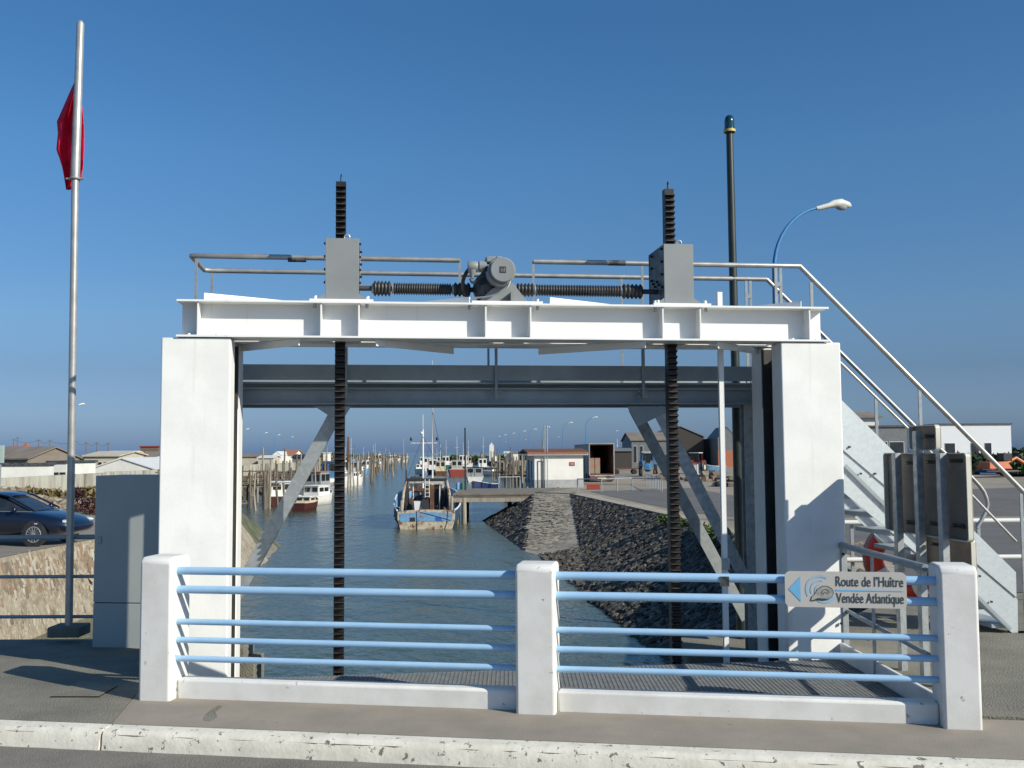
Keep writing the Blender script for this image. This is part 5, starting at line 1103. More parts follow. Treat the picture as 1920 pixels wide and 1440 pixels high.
def house(label, x0, x1, y_eave, d, dep, wall, roof, ridge=0, base=None, kind='gable_side', yaw=0, wins=(), over=.2, door=None, cat='building', chim=None, name='building', group=None):
    """front wall spans pixel columns x0..x1 at distance d; ridge = rise in metres"""
    a = at((x0), y_eave, d); b = at(x1, y_eave, d); zb_ = (-.6 if base is None else base); w = (b - a).length; h = (a.z + b.z) / 2 - zb_
    t = thing(name, (0, 0, 0), label, cat, group)
    if kind == 'gable_front':                 # gable towards the viewer
        MB().prism([(0, 0), (w, 0), (w, h), (w / 2, h + ridge), (0, h)], (0, 0, 0), (1, 0, 0), (0, 0, 1), (0, dep, 0)).build('wall', wall, t)
        m = MB()
        for s0, s1 in (((-over, h - over * ridge / (w / 2)), (w / 2, h + ridge)), ((w + over, h - over * ridge / (w / 2)), (w / 2, h + ridge))):
            m.hexa([(s0[0], -over, s0[1] + .02), (s1[0], -over, s1[1] + .02), (s1[0], dep + over, s1[1] + .02), (s0[0], dep + over, s0[1] + .02), (s0[0], -over, s0[1] + .12), (s1[0], -over, s1[1] + .12), (s1[0], dep + over, s1[1] + .12), (s0[0], dep + over, s0[1] + .12)])
        rf = m.build('roof', roof, t)
    elif kind == 'flat':
        MB().box(0, w, 0, dep, 0, h).build('wall', wall, t); rf = MB().box(-.12, w + .12, -.12, dep + .12, h + .003, h + .16).build('roof', roof, t)
    else:
        MB().prism([(0, 0), (dep, 0), (dep, h), (dep / 2, h + ridge), (0, h)], (0, 0, 0), (0, 1, 0), (0, 0, 1), (w, 0, 0)).build('wall', wall, t)
        m = MB(); k = over * ridge / (dep / 2)
        m.hexa([(-over, -over, h - k + .02), (w + over, -over, h - k + .02), (w + over, dep / 2, h + ridge + .02), (-over, dep / 2, h + ridge + .02), (-over, -over, h - k + .14), (w + over, -over, h - k + .14), (w + over, dep / 2, h + ridge + .14), (-over, dep / 2, h + ridge + .14)])
        m.hexa([(-over, dep / 2, h + ridge + .02), (w + over, dep / 2, h + ridge + .02), (w + over, dep + over, h - k + .02), (-over, dep + over, h - k + .02), (-over, dep / 2, h + ridge + .14), (w + over, dep / 2, h + ridge + .14), (w + over, dep + over, h - k + .14), (-over, dep + over, h - k + .14)])
        rf = m.build('roof', roof, t)
    for u0, u1, v0, v1, nm in wins:
        fr = MB().box(w * u0 - .04, w * u1 + .04, -.03, -.002, h * v0 - .04, h * v1 + .04).build(nm, BW_ if wall is not RWALL else GREYD, t)
        MB().box(w * u0, w * u1, -.045, -.031, h * v0, h * v1).build('pane', WIN, fr)
    if chim:
        for cx_, ch in chim: MB().box(w * cx_ - .3, w * cx_ + .3, dep / 2 - .3, dep / 2 + .3, h, h + ridge + ch).build('chimney', BRICK, rf)
    t.location = (a.x, d, zb_); t.rotation_euler = (0, 0, R(yaw)); return t
# ---- white pier building
t = thing('pier_building', (0, 0, 0), 'small white harbour hut with a red tile roof standing at the head of the pier', 'hut')
w, dp, h = 3.25, 3.1, 2.1
MB().box(0, w, 0, dp, .52, h).build('wall', RWALL, t); MB().box(-.012, w + .012, -.012, dp + .012, 0, .52).build('plinth', PLINTH, t)
m = MB(); ov = .28; zc_ = h + .02
m.hexa([(-ov - .25, -ov, zc_), (w + ov, -ov, zc_), (w + ov, dp + ov, zc_ + .0), (-ov - .25, dp + ov, zc_), (-ov - .25, -ov, zc_ + .1), (w + ov, -ov, zc_ + .1), (w + ov, dp + ov, zc_ + .1), (-ov - .25, dp + ov, zc_ + .1)])
m.build('eaves_board', BW_, t)
m = MB(); n = 26
for i in range(n):
    x = -ov - .25 + (w + 2 * ov + .25) * (i + .5) / n
    m.tube([(x, -ov - .05, zc_ + .13), (x, dp / 2, zc_ + .36)], .085, 7); m.tube([(x, dp / 2, zc_ + .36), (x, dp + ov + .05, zc_ + .13)], .085, 7)
m.hexa([(-ov - .25, -ov, zc_ + .101), (w + ov, -ov, zc_ + .101), (w + ov, dp / 2, zc_ + .33), (-ov - .25, dp / 2, zc_ + .33), (-ov - .25, -ov, zc_ + .13), (w + ov, -ov, zc_ + .13), (w + ov, dp / 2, zc_ + .38), (-ov - .25, dp / 2, zc_ + .38)])
m.build('roof', TILE, t)
sg_ = MB().box(2.33, 2.68, -.03, -.002, 1.42, 1.66).build('sign', BRD, t); MB().box(2.41, 2.60, -.036, -.031, 1.49, 1.59).build('sign_face', BGR, sg_)
MB().box(-.03, -.002, .9, 1.25, .6, 1.75).build('shutter', BDK, t); MB().box(-.045, -.002, 1.9, 2.4, .3, 1.8).build('door', GRAYW, t)
for x in (.22, .52): MB().cyl((x, -.04, 0), (x, -.04, 1.75), .02, n=6).build('pipe', GREYD, t)
MB().cyl((.22, -.04, 1.74), (.52, -.04, 1.74), .02, n=6).build('pipe', GREYD, t)
c = oz(1002.5, 914.8, -.6); t.location = c; t.rotation_euler = (0, 0, R(9))
t = thing('vent_mast', (c.x + .73, c.y - .3, -.6), 'pair of slim pipes rising in front of the hut to above its roof', 'pipe')
for k, dx in enumerate((.68, .84)): MB().cyl((c.x + dx, c.y - .16 + .11 * dx, -.6), (c.x + dx, c.y - .16 + .11 * dx, 3.33), .032, n=8).cyl((c.x + dx, c.y - .16 + .11 * dx, 3.33), (c.x + dx, c.y - .16 + .11 * dx, 3.45), .05, n=8).build('pipe', GALV, t)
# ---- open trailer
t = thing('lorry_trailer', (0, 0, 0), 'open backed box trailer with brown insides parked behind the white hut', 'trailer')
w, Lg, h0, h1 = 1.95, 8.5, .62, 2.85
TRW = pm('trailer_panel', (.34, .32, .29), (.24, .22, .2), sc=2, rough=.6); TRI = pm('trailer_inside', (.20, .15, .11), (.13, .10, .075), sc=1.5, rough=.8, c3=(.16, .03, .02), sc3=.9, lo3=.5, hi3=.52)
MB().box(0, .05, 0, Lg, h0, h1).box(w - .05, w, 0, Lg, h0, h1).build('side_wall', TRW, t); MB().box(0, w, 0, Lg, h1 + .001, h1 + .06).build('roof', FIBRO, t); MB().box(0.05, w - .05, 0, Lg, h0 - .08, h0).build('floor', RUST, t)
MB().box(.05, w - .05, Lg - .06, Lg, h0, h1).build('front_wall', TRI, t); MB().box(.051, .07, .03, Lg - .07, h0, h1 - .01).box(w - .07, w - .051, .03, Lg - .07, h0, h1 - .01).build('lining', TRI, t)
for x in (-.02, w - .06): MB().box(x, x + .08, -.05, .02, h0 - .1, h1 + .08).build('door_frame', TRW, t)
MB().box(-.02, w + .02, -.05, .02, h1 + .062, h1 + .13).build('door_frame', TRW, t)
MB().box(.02, w - .02, -.1, -.02, .12, .42).build('rear_bumper', GREYD, t)
for x in (.08, w - .42): MB().box(x, x + .34, -.12, -.101, .2, .38).build('tail_light', BRD, t)
MB().box(.62, 1.3, -.115, -.101, .2, .34).build('number_plate', BYL, t); MB().box(.05, w - .05, -.06, -.0, .46, .52).build('reflector_bar', BWD, t)
for x in (.02, w - .3):
    for y in (1.0, 2.2): MB().cyl((x, y, .38), (x + .28, y, .38), .38, n=18).build('wheel', RUBBER, t)
for x in (.07, .50):
    MB().box(x, x + .38, .25, .6, h0 + .02, h0 + 1.22).build('pallet_crate', pm('crate_' + str(x), (.34, .16, .12), (.26, .22, .16), sc=3, rough=.8, kind='voronoi'), t)
c = oz(1105, 904, -.6); t.location = (c.x, c.y, -.6); t.rotation_euler = (0, 0, R(4))
# ---- right hand buildings
house('large dark brown barn with a wide gable between the toothed rack and the white rod', 1232, 1319, 819, 150, 14, DKWALL, GRAYW, 1.5, kind='gable_front', over=.15)
house('dark shed with a grey sloping roof and pale window openings left of the brown barn', 1184, 1262, 826, 140, 12, GRAYW, FIBRO, 1.1, kind='gable_side', wins=((.55, .75, .1, .6, 'window'), (.80, .98, .1, .5, 'window'), (.05, .12, .2, .8, 'window'), (.2, .27, .2, .8, 'window')))
house('low dark brown shed right of the brown barn', 1320, 1349, 825, 152, 8, DKWALL, BMR, .2, kind='flat')
bb2 = house('orange brick building with a grey gable behind the white rod', 1346, 1381, 822, 145, 8, GRAYW, GRAYW, 1.55, kind='gable_front', over=.05)
_l = bb2.location; MB().box(_l.x - .03, _l.x + 2.72, _l.y - .06, _l.y - .004, -.6, 1.75).build('brick_front', BRICK, bb2)
house('white upper storey house with a dark tile roof above the stairs', 1597, 1647, 783, 95, 6, RWALL, FIBRO, .5, kind='gable_side', wins=((.15, .35, .62, .78, 'window'), (.66, .86, .62, .78, 'window')), over=.35)
house('dark grey glass fronted building behind the stairs', 1632, 1700, 801, 88, 9, GRAYW, GREYD, .2, kind='flat', wins=((.1, .45, .1, .7, 'window'), (.52, .9, .1, .7, 'window')))
house('long low white flat roofed building on the right with square windows', 1764, 1895, 796.5, 110, 10, pm('white_cladding_boards', (.72, .74, .76), (.68, .70, .72), sc=1, rough=.5, st=(.2, .2, 30)), GREYD, .2, kind='flat', wins=((.05, .19, .30, .60, 'window'), (.42, .53, .30, .60, 'window'), (.62, .71, .20, .60, 'window')))
house('white lighthouse like tower with a pointed roof among the stakes', 917.5, 926, 836, 260, 1.6, RWALL, BW_, .8, kind='gable_front', over=.03)
house('low white building at the foot of the white tower', 914, 931, 856, 262, 3, RWALL, BW_, .2, kind='flat')
house('white bungalow between the tower and the hut', 946, 959, 850, 240, 4, RWALL, BW_, .35, kind='gable_side')
house('white bungalow next to the red tiled hut roof', 960, 973, 849.5, 238, 4, RWALL, FIBRO, .3, kind='gable_side')
house('small brown workshop left of the dark shed, behind the trailer', 1148, 1184, 846, 135, 6, DKWALL, GRAYW, .3, kind='gable_side')
# ---- left hand buildings
house('large barn with a long grey brown roof at the far left', -90, 76, 861, 92, 7, FIBRO, FIBRO, 1.0, base=-.3, kind='gable_side', yaw=-14, chim=None)
house('long low white building with a dark roof edge behind the concrete wall', -60, 83, 873, 66, 1.2, RWALL, GREYD, .1, base=-.3, kind='flat', yaw=9)
house('white open fronted shed with three dark openings left of the flagpole', 90, 125, 868, 72, 5, RWALL, GREYD, .1, base=-.3, kind='flat', wins=((.04, .25, .15, .52, 'opening'), (.36, .56, .15, .52, 'opening'), (.68, .92, .15, .52, 'opening')))
house('cream building with a row of dark windows behind the flagpole', 158, 222, 856, 100, 8, RCREAM, RCREAM, .4, base=-.3, kind='gable_side', wins=((.1, .2, .35, .7, 'window'), (.42, .52, .35, .7, 'window'), (.6, .7, .35, .7, 'window'), (.78, .88, .35, .7, 'window')))
house('broad white gable shed beside the grey cabinet', 166, 290, 881, 86, 9, RWALL, BW_, .92, base=-.3, kind='gable_front', over=.1)
house('white house with a pale roof on the skyline behind the white gable shed', 192, 243, 853, 130, 6, RWALL, BW_, .4, base=-.3, kind='gable_side')
house('grey roofed barn by the white gate pillar', 246, 300, 866, 105, 9, RCREAM, FIBRO, .95, base=-.3, kind='gable_side')
house('brown house with a flat red roof on the skyline by the white gate pillar', 263, 297, 838, 150, 8, pm('brown_render', (.17, .12, .09), rough=.9), BRD, .1, base=-.3, kind='flat')
house('tiny white gable house on the skyline at the far left', 38, 56, 842, 170, 6, RWALL, RWALL, .3, base=-.3, kind='gable_front', over=.05)
house('low red roofed house on the skyline at the far left', 5, 38, 842, 175, 6, RCREAM, TILE, .4, base=-.3, chim=((.85, .6),))
house('small brick building with a chimney on the skyline left of the flagpole', 60, 72, 846, 172, 6, BRICK, TILE, .15, base=-.3, chim=((.2, .6),))
house('long brown roofed house on the skyline left of the flagpole', 72, 100, 848, 180, 6, RCREAM, TILE, .3, base=-.3)
house('white shed with a dark open side next to the left gate pillar', 288, 345, 862, 95, 6, RWALL, BW_, .3, base=-.3)
house('cream shed with a sloping roof next to the left gate guide', 446, 482, 857, 175, 7, RCREAM, FIBRO, .5)
house('long pale shed with a white roof right of the cream shed', 484, 512, 859, 170, 6, RCREAM, BW_, .35)
house('white gable house with a dark doorway beside the red roofed house', 511, 527, 854, 175, 7, RWALL, BW_, .6, kind='gable_front', over=.05, wins=((.35, .8, .05, .5, 'opening'),))
house('red tile roofed white house on the left skyline beside the brace', 526, 551, 853, 180, 8, RWALL, TILE, .85)
house('low dark roofed shed with white openings right of the red roofed house', 548, 577, 858, 172, 6, GRAYW, BDK, .4, wins=((.1, .45, .2, .6, 'opening'), (.55, .85, .2, .6, 'opening')))
house('white box shed among the stakes beside the brace', 606, 615, 850, 190, 3, RWALL, BW_, .1, kind='flat')
# ================================================================== street lamps
LAMPB = C('lamp_pole_blue', (.05, .22, .48), .45); LAMPH = C('lamp_head_white', (.72, .70, .64), .4); LGL = C('lamp_glass', (.35, .36, .34), .2)
def lamp_proto():
    t = thing('street_lamp', (0, 0, 0), 'x', 'street lamp')
    pts = [(0, 0, 0), (0, 0, 3.2), (0, 0, 6.2)]; rs = [.085, .065, .05]
    for k in range(1, 11): a = R(90 - 78 * k / 10); pts.append((1.35 - 1.35 * math.cos(R(78 * k / 10)) , 0, 6.2 + 1.45 * math.sin(R(78 * k / 10)))); rs.append(.045 - .0015 * k)
    MB().tube(pts, rs, 10).build('pole', LAMPB, t, ang=60); MB().cyl((0, 0, 0), (0, 0, .9), .10, n=12).build('base', LAMPB, t)
    e = Vector(pts[-1]); 
    hd = MB().add([], []).tube([e + Vector((-.02, 0, -.01)), e + Vector((.06, 0, .0)), e + Vector((.30, 0, .07)), e + Vector((.42, 0, .11)), e + Vector((.60, 0, .13)), e + Vector((.78, 0, .10)), e + Vector((.84, 0, .08))], [.04, .055, .06, .09, .105, .07, .025], 14).build('lamp_head', LAMPH, t, ang=60)
    MB().ell((e.x + .60, 0, e.z + .06), (.15, .08, .09), 14, 8).build('diffuser', LGL, hd); return t
lp = lamp_proto(); used = False
def lamp(px, py, label, d=None, head=0, base=-.6, grp='blue street lamps'):
    global used
    hz = 1.76
    if d is None:
        r_ = ray(px, py); d = (base + 7.75 - 1.76) / (r_.z / r_.y)
    p = at(px, py, d); o = lp if not used else copy_tree(lp); used = True
    c_, s_ = math.cos(R(head)), math.sin(R(head))
    o.location = (p.x - 1.6 * c_, p.y - 1.6 * s_, p.z - 7.75); o.rotation_euler = (0, 0, R(head)); o['label'] = label; o['group'] = grp; return o
lamp(1572, 381, 'near blue street lamp curving over to the right above the stairs', 22.5, 12)
lamp(155, 757, 'blue street lamp standing behind the flagpole on the left bank', None, 60, -.3)
row = ['blue street lamp with the highest head of those seen under the walkway', 'second blue street lamp left of the highest one under the walkway', 'blue street lamp whose head shows just above the two vent pipes', 'blue street lamp just left of the vent pipes above the hut roof',
       'blue street lamp fifth from the highest one going left', 'sixth blue street lamp going left from the highest one', 'seventh blue street lamp going left from the highest one', 'eighth blue street lamp going left, right of the white tower']
for (px, py), lb in zip(((1117, 782), (1071, 792), (1029, 800.5), (1004, 804.5), (984, 808), (964, 812), (948, 815), (937, 818)), row): lamp(px, py, lb, None, 8)
for (px, py), lb in zip(((1156, 807.5), (1047, 819), (985, 824), (948, 828), (1251, 793)), ('blue street lamp above the tractors, lower than its neighbours', 'low blue street lamp head just right of the vent pipes', 'low blue street lamp head above the left end of the hut roof', 'lowest blue street lamp head right of the white tower', 'blue street lamp partly hidden by the toothed rack above the barn')):
    lamp(px, py, lb, None, 172)
for (px, py), lb in zip(((465, 804), (500, 811), (524, 815), (549, 819)), ('tallest looking street lamp on the left skyline beside the gate guide', 'second street lamp from the gate guide on the left skyline', 'third street lamp from the gate guide on the left skyline', 'fourth street lamp from the gate guide, above the red roofed house')):
    lamp(px, py, lb, None, 40)
# ---- utility poles with wire
ups = [(26, 822), (33, 819), (73, 823), (94, 824), (141, 825), (162, 828), (182, 828), (203, 829)]; tops = []
nm_ = ['first', 'second', 'third', 'fourth', 'fifth', 'sixth', 'seventh', 'eighth']
for (px, py), k in zip(ups, nm_):
    p = at(px, py, 330); tops.append(p); t = thing('utility_pole', (p.x, p.y, -.6), k + ' thin wooden utility pole from the left edge on the skyline', 'utility pole', 'utility poles on the left skyline')
    MB().cyl((p.x, p.y, -.6), p, .17, .13, 7).build('pole', WOOD, t); MB().beam((p.x - .8, p.y, p.z - .5), (p.x + .8, p.y, p.z - .5), .12, .12).build('cross_arm', WOOD, t)
m = MB()
for a, b in zip([tops[0]] + tops[2:], tops[2:]): m.tube([a.lerp(b, u / 6) - ZZ * (.9 * 4 * (u / 6) * (1 - u / 6) + .4) for u in range(7)], .035, 4)
tag(m.build('overhead_wire', DARKST, None), 'thin overhead wire strung between the utility poles on the skyline', 'wire')
# ================================================================== car
CARP = pm('car_paint_dark_blue', (.004, .008, .026), (.004, .008, .024), sc=1, rough=.28, coat=.8); ALLOY = C('alloy_rim', (.55, .56, .57), .3, .7); CLEAR = C('headlamp_glass', (.55, .6, .62), .1)
t = thing('parked_car', (0, 0, 0), 'dark blue saloon car with bright alloy wheels parked on the lane at the left edge', 'car')
prof = [(-2.35, .42), (-2.38, .75), (-2.25, .95), (-1.7, 1.02), (-1.45, 1.05)]
# body by cross sections: (x, z_sill, z_belt, z_top, half width belt, half width top)
S_c = [(-2.38, .45, .62, .70, .62, .55), (-2.30, .30, .78, .86, .80, .68), (-1.9, .22, .86, .97, .88, .74), (-1.2, .20, .90, 1.00, .90, .76), (-.4, .20, .91, .98, .91, .78), (.5, .20, .90, .96, .91, .80), (1.0, .20, .87, .95, .90, .78), (1.5, .20, .80, .89, .89, .74), (1.95, .22, .72, .79, .85, .66), (2.22, .28, .62, .68, .76, .55), (2.40, .38, .52, .56, .58, .42)]
vs = []; fs = []; k = 10
for x, zs_, zb_, zt_, hb, ht in S_c: vs += [(x, -hb * .9, zs_), (x, -hb, (zs_ + zb_) / 2 + .04), (x, -hb * .98, zb_), (x, -ht, zt_ - .01), (x, -ht * .4, zt_ + .02), (x, ht * .4, zt_ + .02), (x, ht, zt_ - .01), (x, hb * .98, zb_), (x, hb, (zs_ + zb_) / 2 + .04), (x, hb * .9, zs_)]
for i in range(len(S_c) - 1):
    for j in range(k): fs.append((i * k + j, (i + 1) * k + j, (i + 1) * k + (j + 1) % k, i * k + (j + 1) % k))
fs.append(tuple(range(k))); fs.append(tuple((len(S_c) - 1) * k + j for j in range(k - 1, -1, -1)))
bd = MB().add(vs, fs).build('body', CARP, t, ang=70); md = bd.modifiers.new('u', 'SUBSURF'); md.levels = 2; md.render_levels = 2
G_c = [(-1.75, .92, .98, .62, .60), (-1.25, .92, 1.28, .72, .56), (-.6, .93, 1.42, .74, .56), (.1, .93, 1.43, .74, .56), (.55, .93, 1.30, .73, .58), (1.22, .90, .95, .68, .62)]
vs = []; fs = []
for x, z0, z1, h0, h1 in G_c: vs += [(x, -h0, z0), (x, -h1, z1 - .03), (x, -h1 * .6, z1), (x, h1 * .6, z1), (x, h1, z1 - .03), (x, h0, z0)]
for i in range(5):
    for j in range(5): fs.append((i * 6 + j, (i + 1) * 6 + j, (i + 1) * 6 + j + 1, i * 6 + j + 1))
cb = MB().add(vs, fs).build('cabin_glass', WIN, t, ang=70); md = cb.modifiers.new('u', 'SUBSURF'); md.levels = 2; md.render_levels = 2
vs = []; fs = []
for x, z1, h1 in ((-1.3, 1.285, .56), (-.9, 1.385, .56), (-.5, 1.43, .56), (0, 1.445, .56), (.35, 1.40, .57), (.5, 1.34, .57)): vs += [(x, -h1 - .02, z1 - .03), (x, -h1 * .6, z1 + .012), (x, h1 * .6, z1 + .012), (x, h1 + .02, z1 - .03)]
for i in range(5):
    for j in range(3): fs.append((i * 4 + j, (i + 1) * 4 + j, (i + 1) * 4 + j + 1, i * 4 + j + 1))
MB().add(vs, fs).build('roof', CARP, t, ang=70)
for s in (-1, 1):
    m = MB()
    m.tube([(-1.72, s * .63, .97), (-1.3, s * .60, 1.27), (-.6, s * .585, 1.41), (.1, s * .585, 1.42), (.5, s * .60, 1.33), (1.25, s * .68, .96)], .028, 6)
    m.tube([(-.35, s * .76, .93), (-.38, s * .60, 1.40)], .03, 6); m.build('pillar_trim', CARP, t)
    MB().tube([(-1.7, s * .79, .935), (.1, s * .80, .945), (1.25, s * .74, .925)], .012, 6).build('chrome_trim', ALLOY, t)
    MB().ell((.85, s * .93, 1.0), (.09, .1, .07), 10, 8).build('mirror', CARP, t)
    MB().ell((2.12, s * .60, .64), (.20, .13, .065), 12, 8).build('headlight', CLEAR, t)
    MB().box(1.42, 1.5, s * .905 - .01, s * .905 + .01, .60, .63).build('side_repeater', CLEAR, t)
    for x in (-1.35, 1.40):
        w_ = MB().lathe([(.20, -.11), (.315, -.10), (.325, 0), (.315, .10), (.20, .11)], (x, s * .80, .325), (0, 1, 0), 28).build('wheel', RUBBER, t)
        MB().lathe([(.02, 0), (.05, .004), (.05, .02)], (x, s * .915, .325), (0, s, 0), 14).torus((x, s * .905, .325), (0, 1, 0), .205, .016, 28, 6).build('rim', ALLOY, w_)
        m = MB()
        for q in range(14): a = 2 * math.pi * q / 14; m.beam((x + .04 * math.cos(a), s * .915, .325 + .04 * math.sin(a)), (x + .20 * math.cos(a), s * .912, .325 + .20 * math.sin(a)), .02, .012)
        m.build('spokes', ALLOY, w_); MB().lathe([(.30, -.002), (.36, .012), (.30, .02)], (x, s * .885, .335), (0, s, 0), 28).build('wheel_arch', RUBBER, t)
MB().box(2.28, 2.33, -.35, .35, .44, .55).build('grille', ALLOY, t)
q = oz(75, 1024, -.46); t.location = (q.x - 1.26, q.y + .75, -.462); t.rotation_euler = (0, 0, R(-4)); t.scale = (.88, .92, .90)
# ---- dark red shrubs beside the lane, small roadside sign
def shrub(loc, r, h, mts, label, name='shrub', n=260, seed=1, group=None):
    rr_ = random.Random(seed); t = thing(name, loc, label, 'shrub', group); m = MB(); l = Vector(loc)
    for i in range(n):
        a = rr_.uniform(0, 6.28); u = rr_.random() ** .5; z = rr_.uniform(.05, 1) * h; k = r * u * (1 - .55 * abs(z / h - .45))
        c = l + Vector((k * math.cos(a), k * math.sin(a), z)); s = r * rr_.uniform(.10, .24)
        n1 = Vector((rr_.gauss(0, 1), rr_.gauss(0, 1), rr_.gauss(0, 1))).normalized(); n2 = n1.cross(Vector((rr_.gauss(0, 1), .3, 1))).normalized()
        m.add([c - n1 * s, c + n2 * s * .5, c + n1 * s, c - n2 * s * .5], [(0, 1, 2, 3)])
    m.build('leaves', mts, t, sm=False); MB().cyl(l, l + ZZ * h * .6, r * .06, r * .03, 6).build('stem', WOOD, t); return t
LWEED = C('weed_leaves', (.10, .15, .04), .8); LMAR = C('maroon_leaves', (.075, .018, .022), .6); LGR = C('green_leaves', (.06, .10, .025), .6); LDG = C('dark_green_leaves', (.035, .06, .02), .6); LDRY = C('dry_leaves', (.20, .16, .07), .7)
q = oz(144, 962, -.45); shrub((q.x, q.y, -.45), .38, .95, LMAR, 'dark maroon shrub just right of the flagpole', seed=2, n=420)
q = oz(168, 966, -.45); shrub((q.x, q.y, -.45), .36, .60, LMAR, 'dark maroon shrub half hidden by the grey cabinet', seed=3, n=360)
for i, (px, py, lab) in enumerate(((80, 934, 'dry bush at the foot of the concrete wall left of the flagpole'), (160, 930, 'low dry bush at the foot of the wall beside the cabinet'), (40, 930, 'small dry bush at the foot of the wall near the left edge'))):
    q = oz(px, py, -.35); shrub((q.x, q.y, -.35), 1.0, .38, (LDRY, LDRY, LDRY)[i], lab, seed=10 + i, n=420, group='bushes under the concrete wall')
for i, (px, py, r, h, mt, lab) in enumerate(((1330, 855, 3.4, 2.0, LGR, 'green bush in front of the low dark shed'), (1357, 852, 2.6, 1.8, LGR, 'green bush in front of the orange brick building'), (1375, 858, 2.2, 1.2, LDG, 'dark bush beside the brick building'))):
    q = oz(px, 866, -.6); shrub((q.x, 118, -.6), r * .9, h * 1.0 , mt, lab, seed=20 + i, n=900, group='bushes by the brick building')
q = oz(1905, 893, -.6); shrub((q.x + .6, q.y, -.6), 2.0, 1.0, LGR, 'green bush at the right edge beside the road', seed=31, n=1100)
for i, (px, r, h, mt, lab) in enumerate(((1795, 2.6, 1.3, LDG, 'dark hedge bush under the windows of the white building'), (1745, 2.6, 1.3, LDG, 'dark hedge bush behind the road signs'), (1845, 2.6, 1.3, LDG, 'dark hedge bush below the right end of the white building'), (1700, 2.6, 1.3, LDG, 'dark hedge bush left of the white building'))):
    p = at(px, 858, 96); shrub((p.x, 96, -.6), r * 1.35, h * 1.15, mt, lab, seed=40 + i, n=1300, group='hedge bushes before the white building')
for px, d in ((1262, 34), (1248, 35), (1232, 36), (1222, 37.5), (1330, 27), (1345, 26), (1318, 29), (1290, 32), (1075, 57)):
    p = at(px, 990, d); z = zr_prof(d) - (.55 if px in (1232, 1222) else 0); x = edge = p.x
    shrub((x, d, z - .1), .4 if px > 1100 else .2, .28 if px > 1100 else .15, LWEED, {1232: 'green weeds sprouting from the ledge left of the toothed rack', 1222: 'green weeds on the ledge farthest left of the toothed rack', 1290: 'green weeds on the bank behind the right brace', 1262: 'green weeds on the bank edge beside the toothed rack', 1248: 'green weeds on the bank just left of the toothed rack', 1330: 'green weeds on the bank between the two braces', 1345: 'green weeds on the bank left of the white rod', 1318: 'green weeds on the bank right of the toothed rack', 1075: 'small green weed at the head of the ramp wall'}[px], name='weed', seed=int(px), n=200, group='weeds on the bank')
p0 = at(4, 835, 52); t = thing('roadside_sign', (p0.x, p0.y, -.3), 'pale green roadside sign cut by the left edge', 'sign')
MB().box(p0.x - 1.3, p0.x + .1, p0.y, p0.y + .05, at(4, 868, 52).z, p0.z).build('panel', C('pale_green_sign', (.42, .55, .50), .5), t); MB().cyl((p0.x - .1, p0.y + .1, -.3), (p0.x - .1, p0.y + .1, p0.z), .04, n=8).build('post', GALV, t)
# ================================================================== quay clutter
def tractor(label, px, py, mt, s=1.0, head=180, cab=True):
    t = thing('tractor', (0, 0, 0), label, 'tractor', 'old tractors on the quay')
    for x in (-.72, .72):
        w_ = MB().lathe([(.3, -.17), (.62, -.16), (.68, -.1), (.68, .1), (.62, .16), (.3, .17)], (x, -.9, .68), (1, 0, 0), 24).build('rear_wheel', RUBBER, t); MB().lathe([(.28, -.172), (.3, -.1), (.3, .1), (.28, .172)], (x, -.9, .68), (1, 0, 0), 16).build('rim', BYL, w_)
        w_ = MB().lathe([(.16, -.09), (.34, -.09), (.37, 0), (.34, .09), (.16, .09)], (x * .85, .95, .37), (1, 0, 0), 20).build('front_wheel', RUBBER, t); MB().lathe([(.15, -.095), (.16, 0), (.15, .095)], (x * .85, .95, .37), (1, 0, 0), 12).build('rim', BYL, w_)
        MB().prism([(-.75, 0), (.2, 0), (.5, .3), (.2, .62), (-.5, .62), (-.8, .3)], (x - .2 if x > 0 else x - .1, -.85, .82), (0, 1, 0), (0, 0, 1), (.3, 0, 0)).build('mudguard', mt, t, bevel=.03)
    MB().hexa([(-.28, -.2, .6), (.28, -.2, .6), (.25, 1.3, .6), (-.25, 1.3, .6), (-.3, -.2, 1.25), (.3, -.2, 1.25), (.24, 1.28, 1.12), (-.24, 1.28, 1.12)]).build('bonnet', mt, t, bevel=.05)
    MB().box(-.2, .2, -1.1, 1.2, .45, .65).build('chassis', BDK, t); MB().cyl((.18, .7, 1.1), (.18, .7, 1.9), .035, n=8).build('exhaust', BDK, t)
    if cab:
        m = MB()
        for x in (-.5, .5):
            for y in (-1.1, -.1): m.beam((x, y, 1.3), (x * .92, y, 2.2), .06, .06)
        m.build('cab_frame', mt, t); MB().box(-.58, .58, -1.2, .05, 2.2, 2.28).build('cab_roof', BW_, t, bevel=.02)
        MB().box(-.44, .44, -.14, -.12, 1.45, 2.1).build('cab_window', WIN, t); MB().box(-.44, .44, -1.12, -1.1, 1.45, 2.1).build('cab_window', WIN, t)
    MB().box(-.2, .2, -.95, -.55, 1.15, 1.3).box(-.2, .2, -1.0, -.93, 1.3, 1.6).build('seat', BDK, t)
    MB().torus((0, -.35, 1.5), (0, .5, .8), .18, .018, 16, 5).build('steering_wheel', BDK, t)
    p = oz(px, py, -.6); t.location = p; t.rotation_euler = (0, 0, R(head)); t.scale = (s, s, s); return t
tractor('blue tractor facing the camera between the trailer and the toothed rack', 1215, 893, C('tractor_blue', (.04, .20, .42), .5), 1.0, 170)
tractor('dark red tractor right of the toothed rack', 1302, 888, C('tractor_red', (.16, .03, .02), .6), .95, 150)
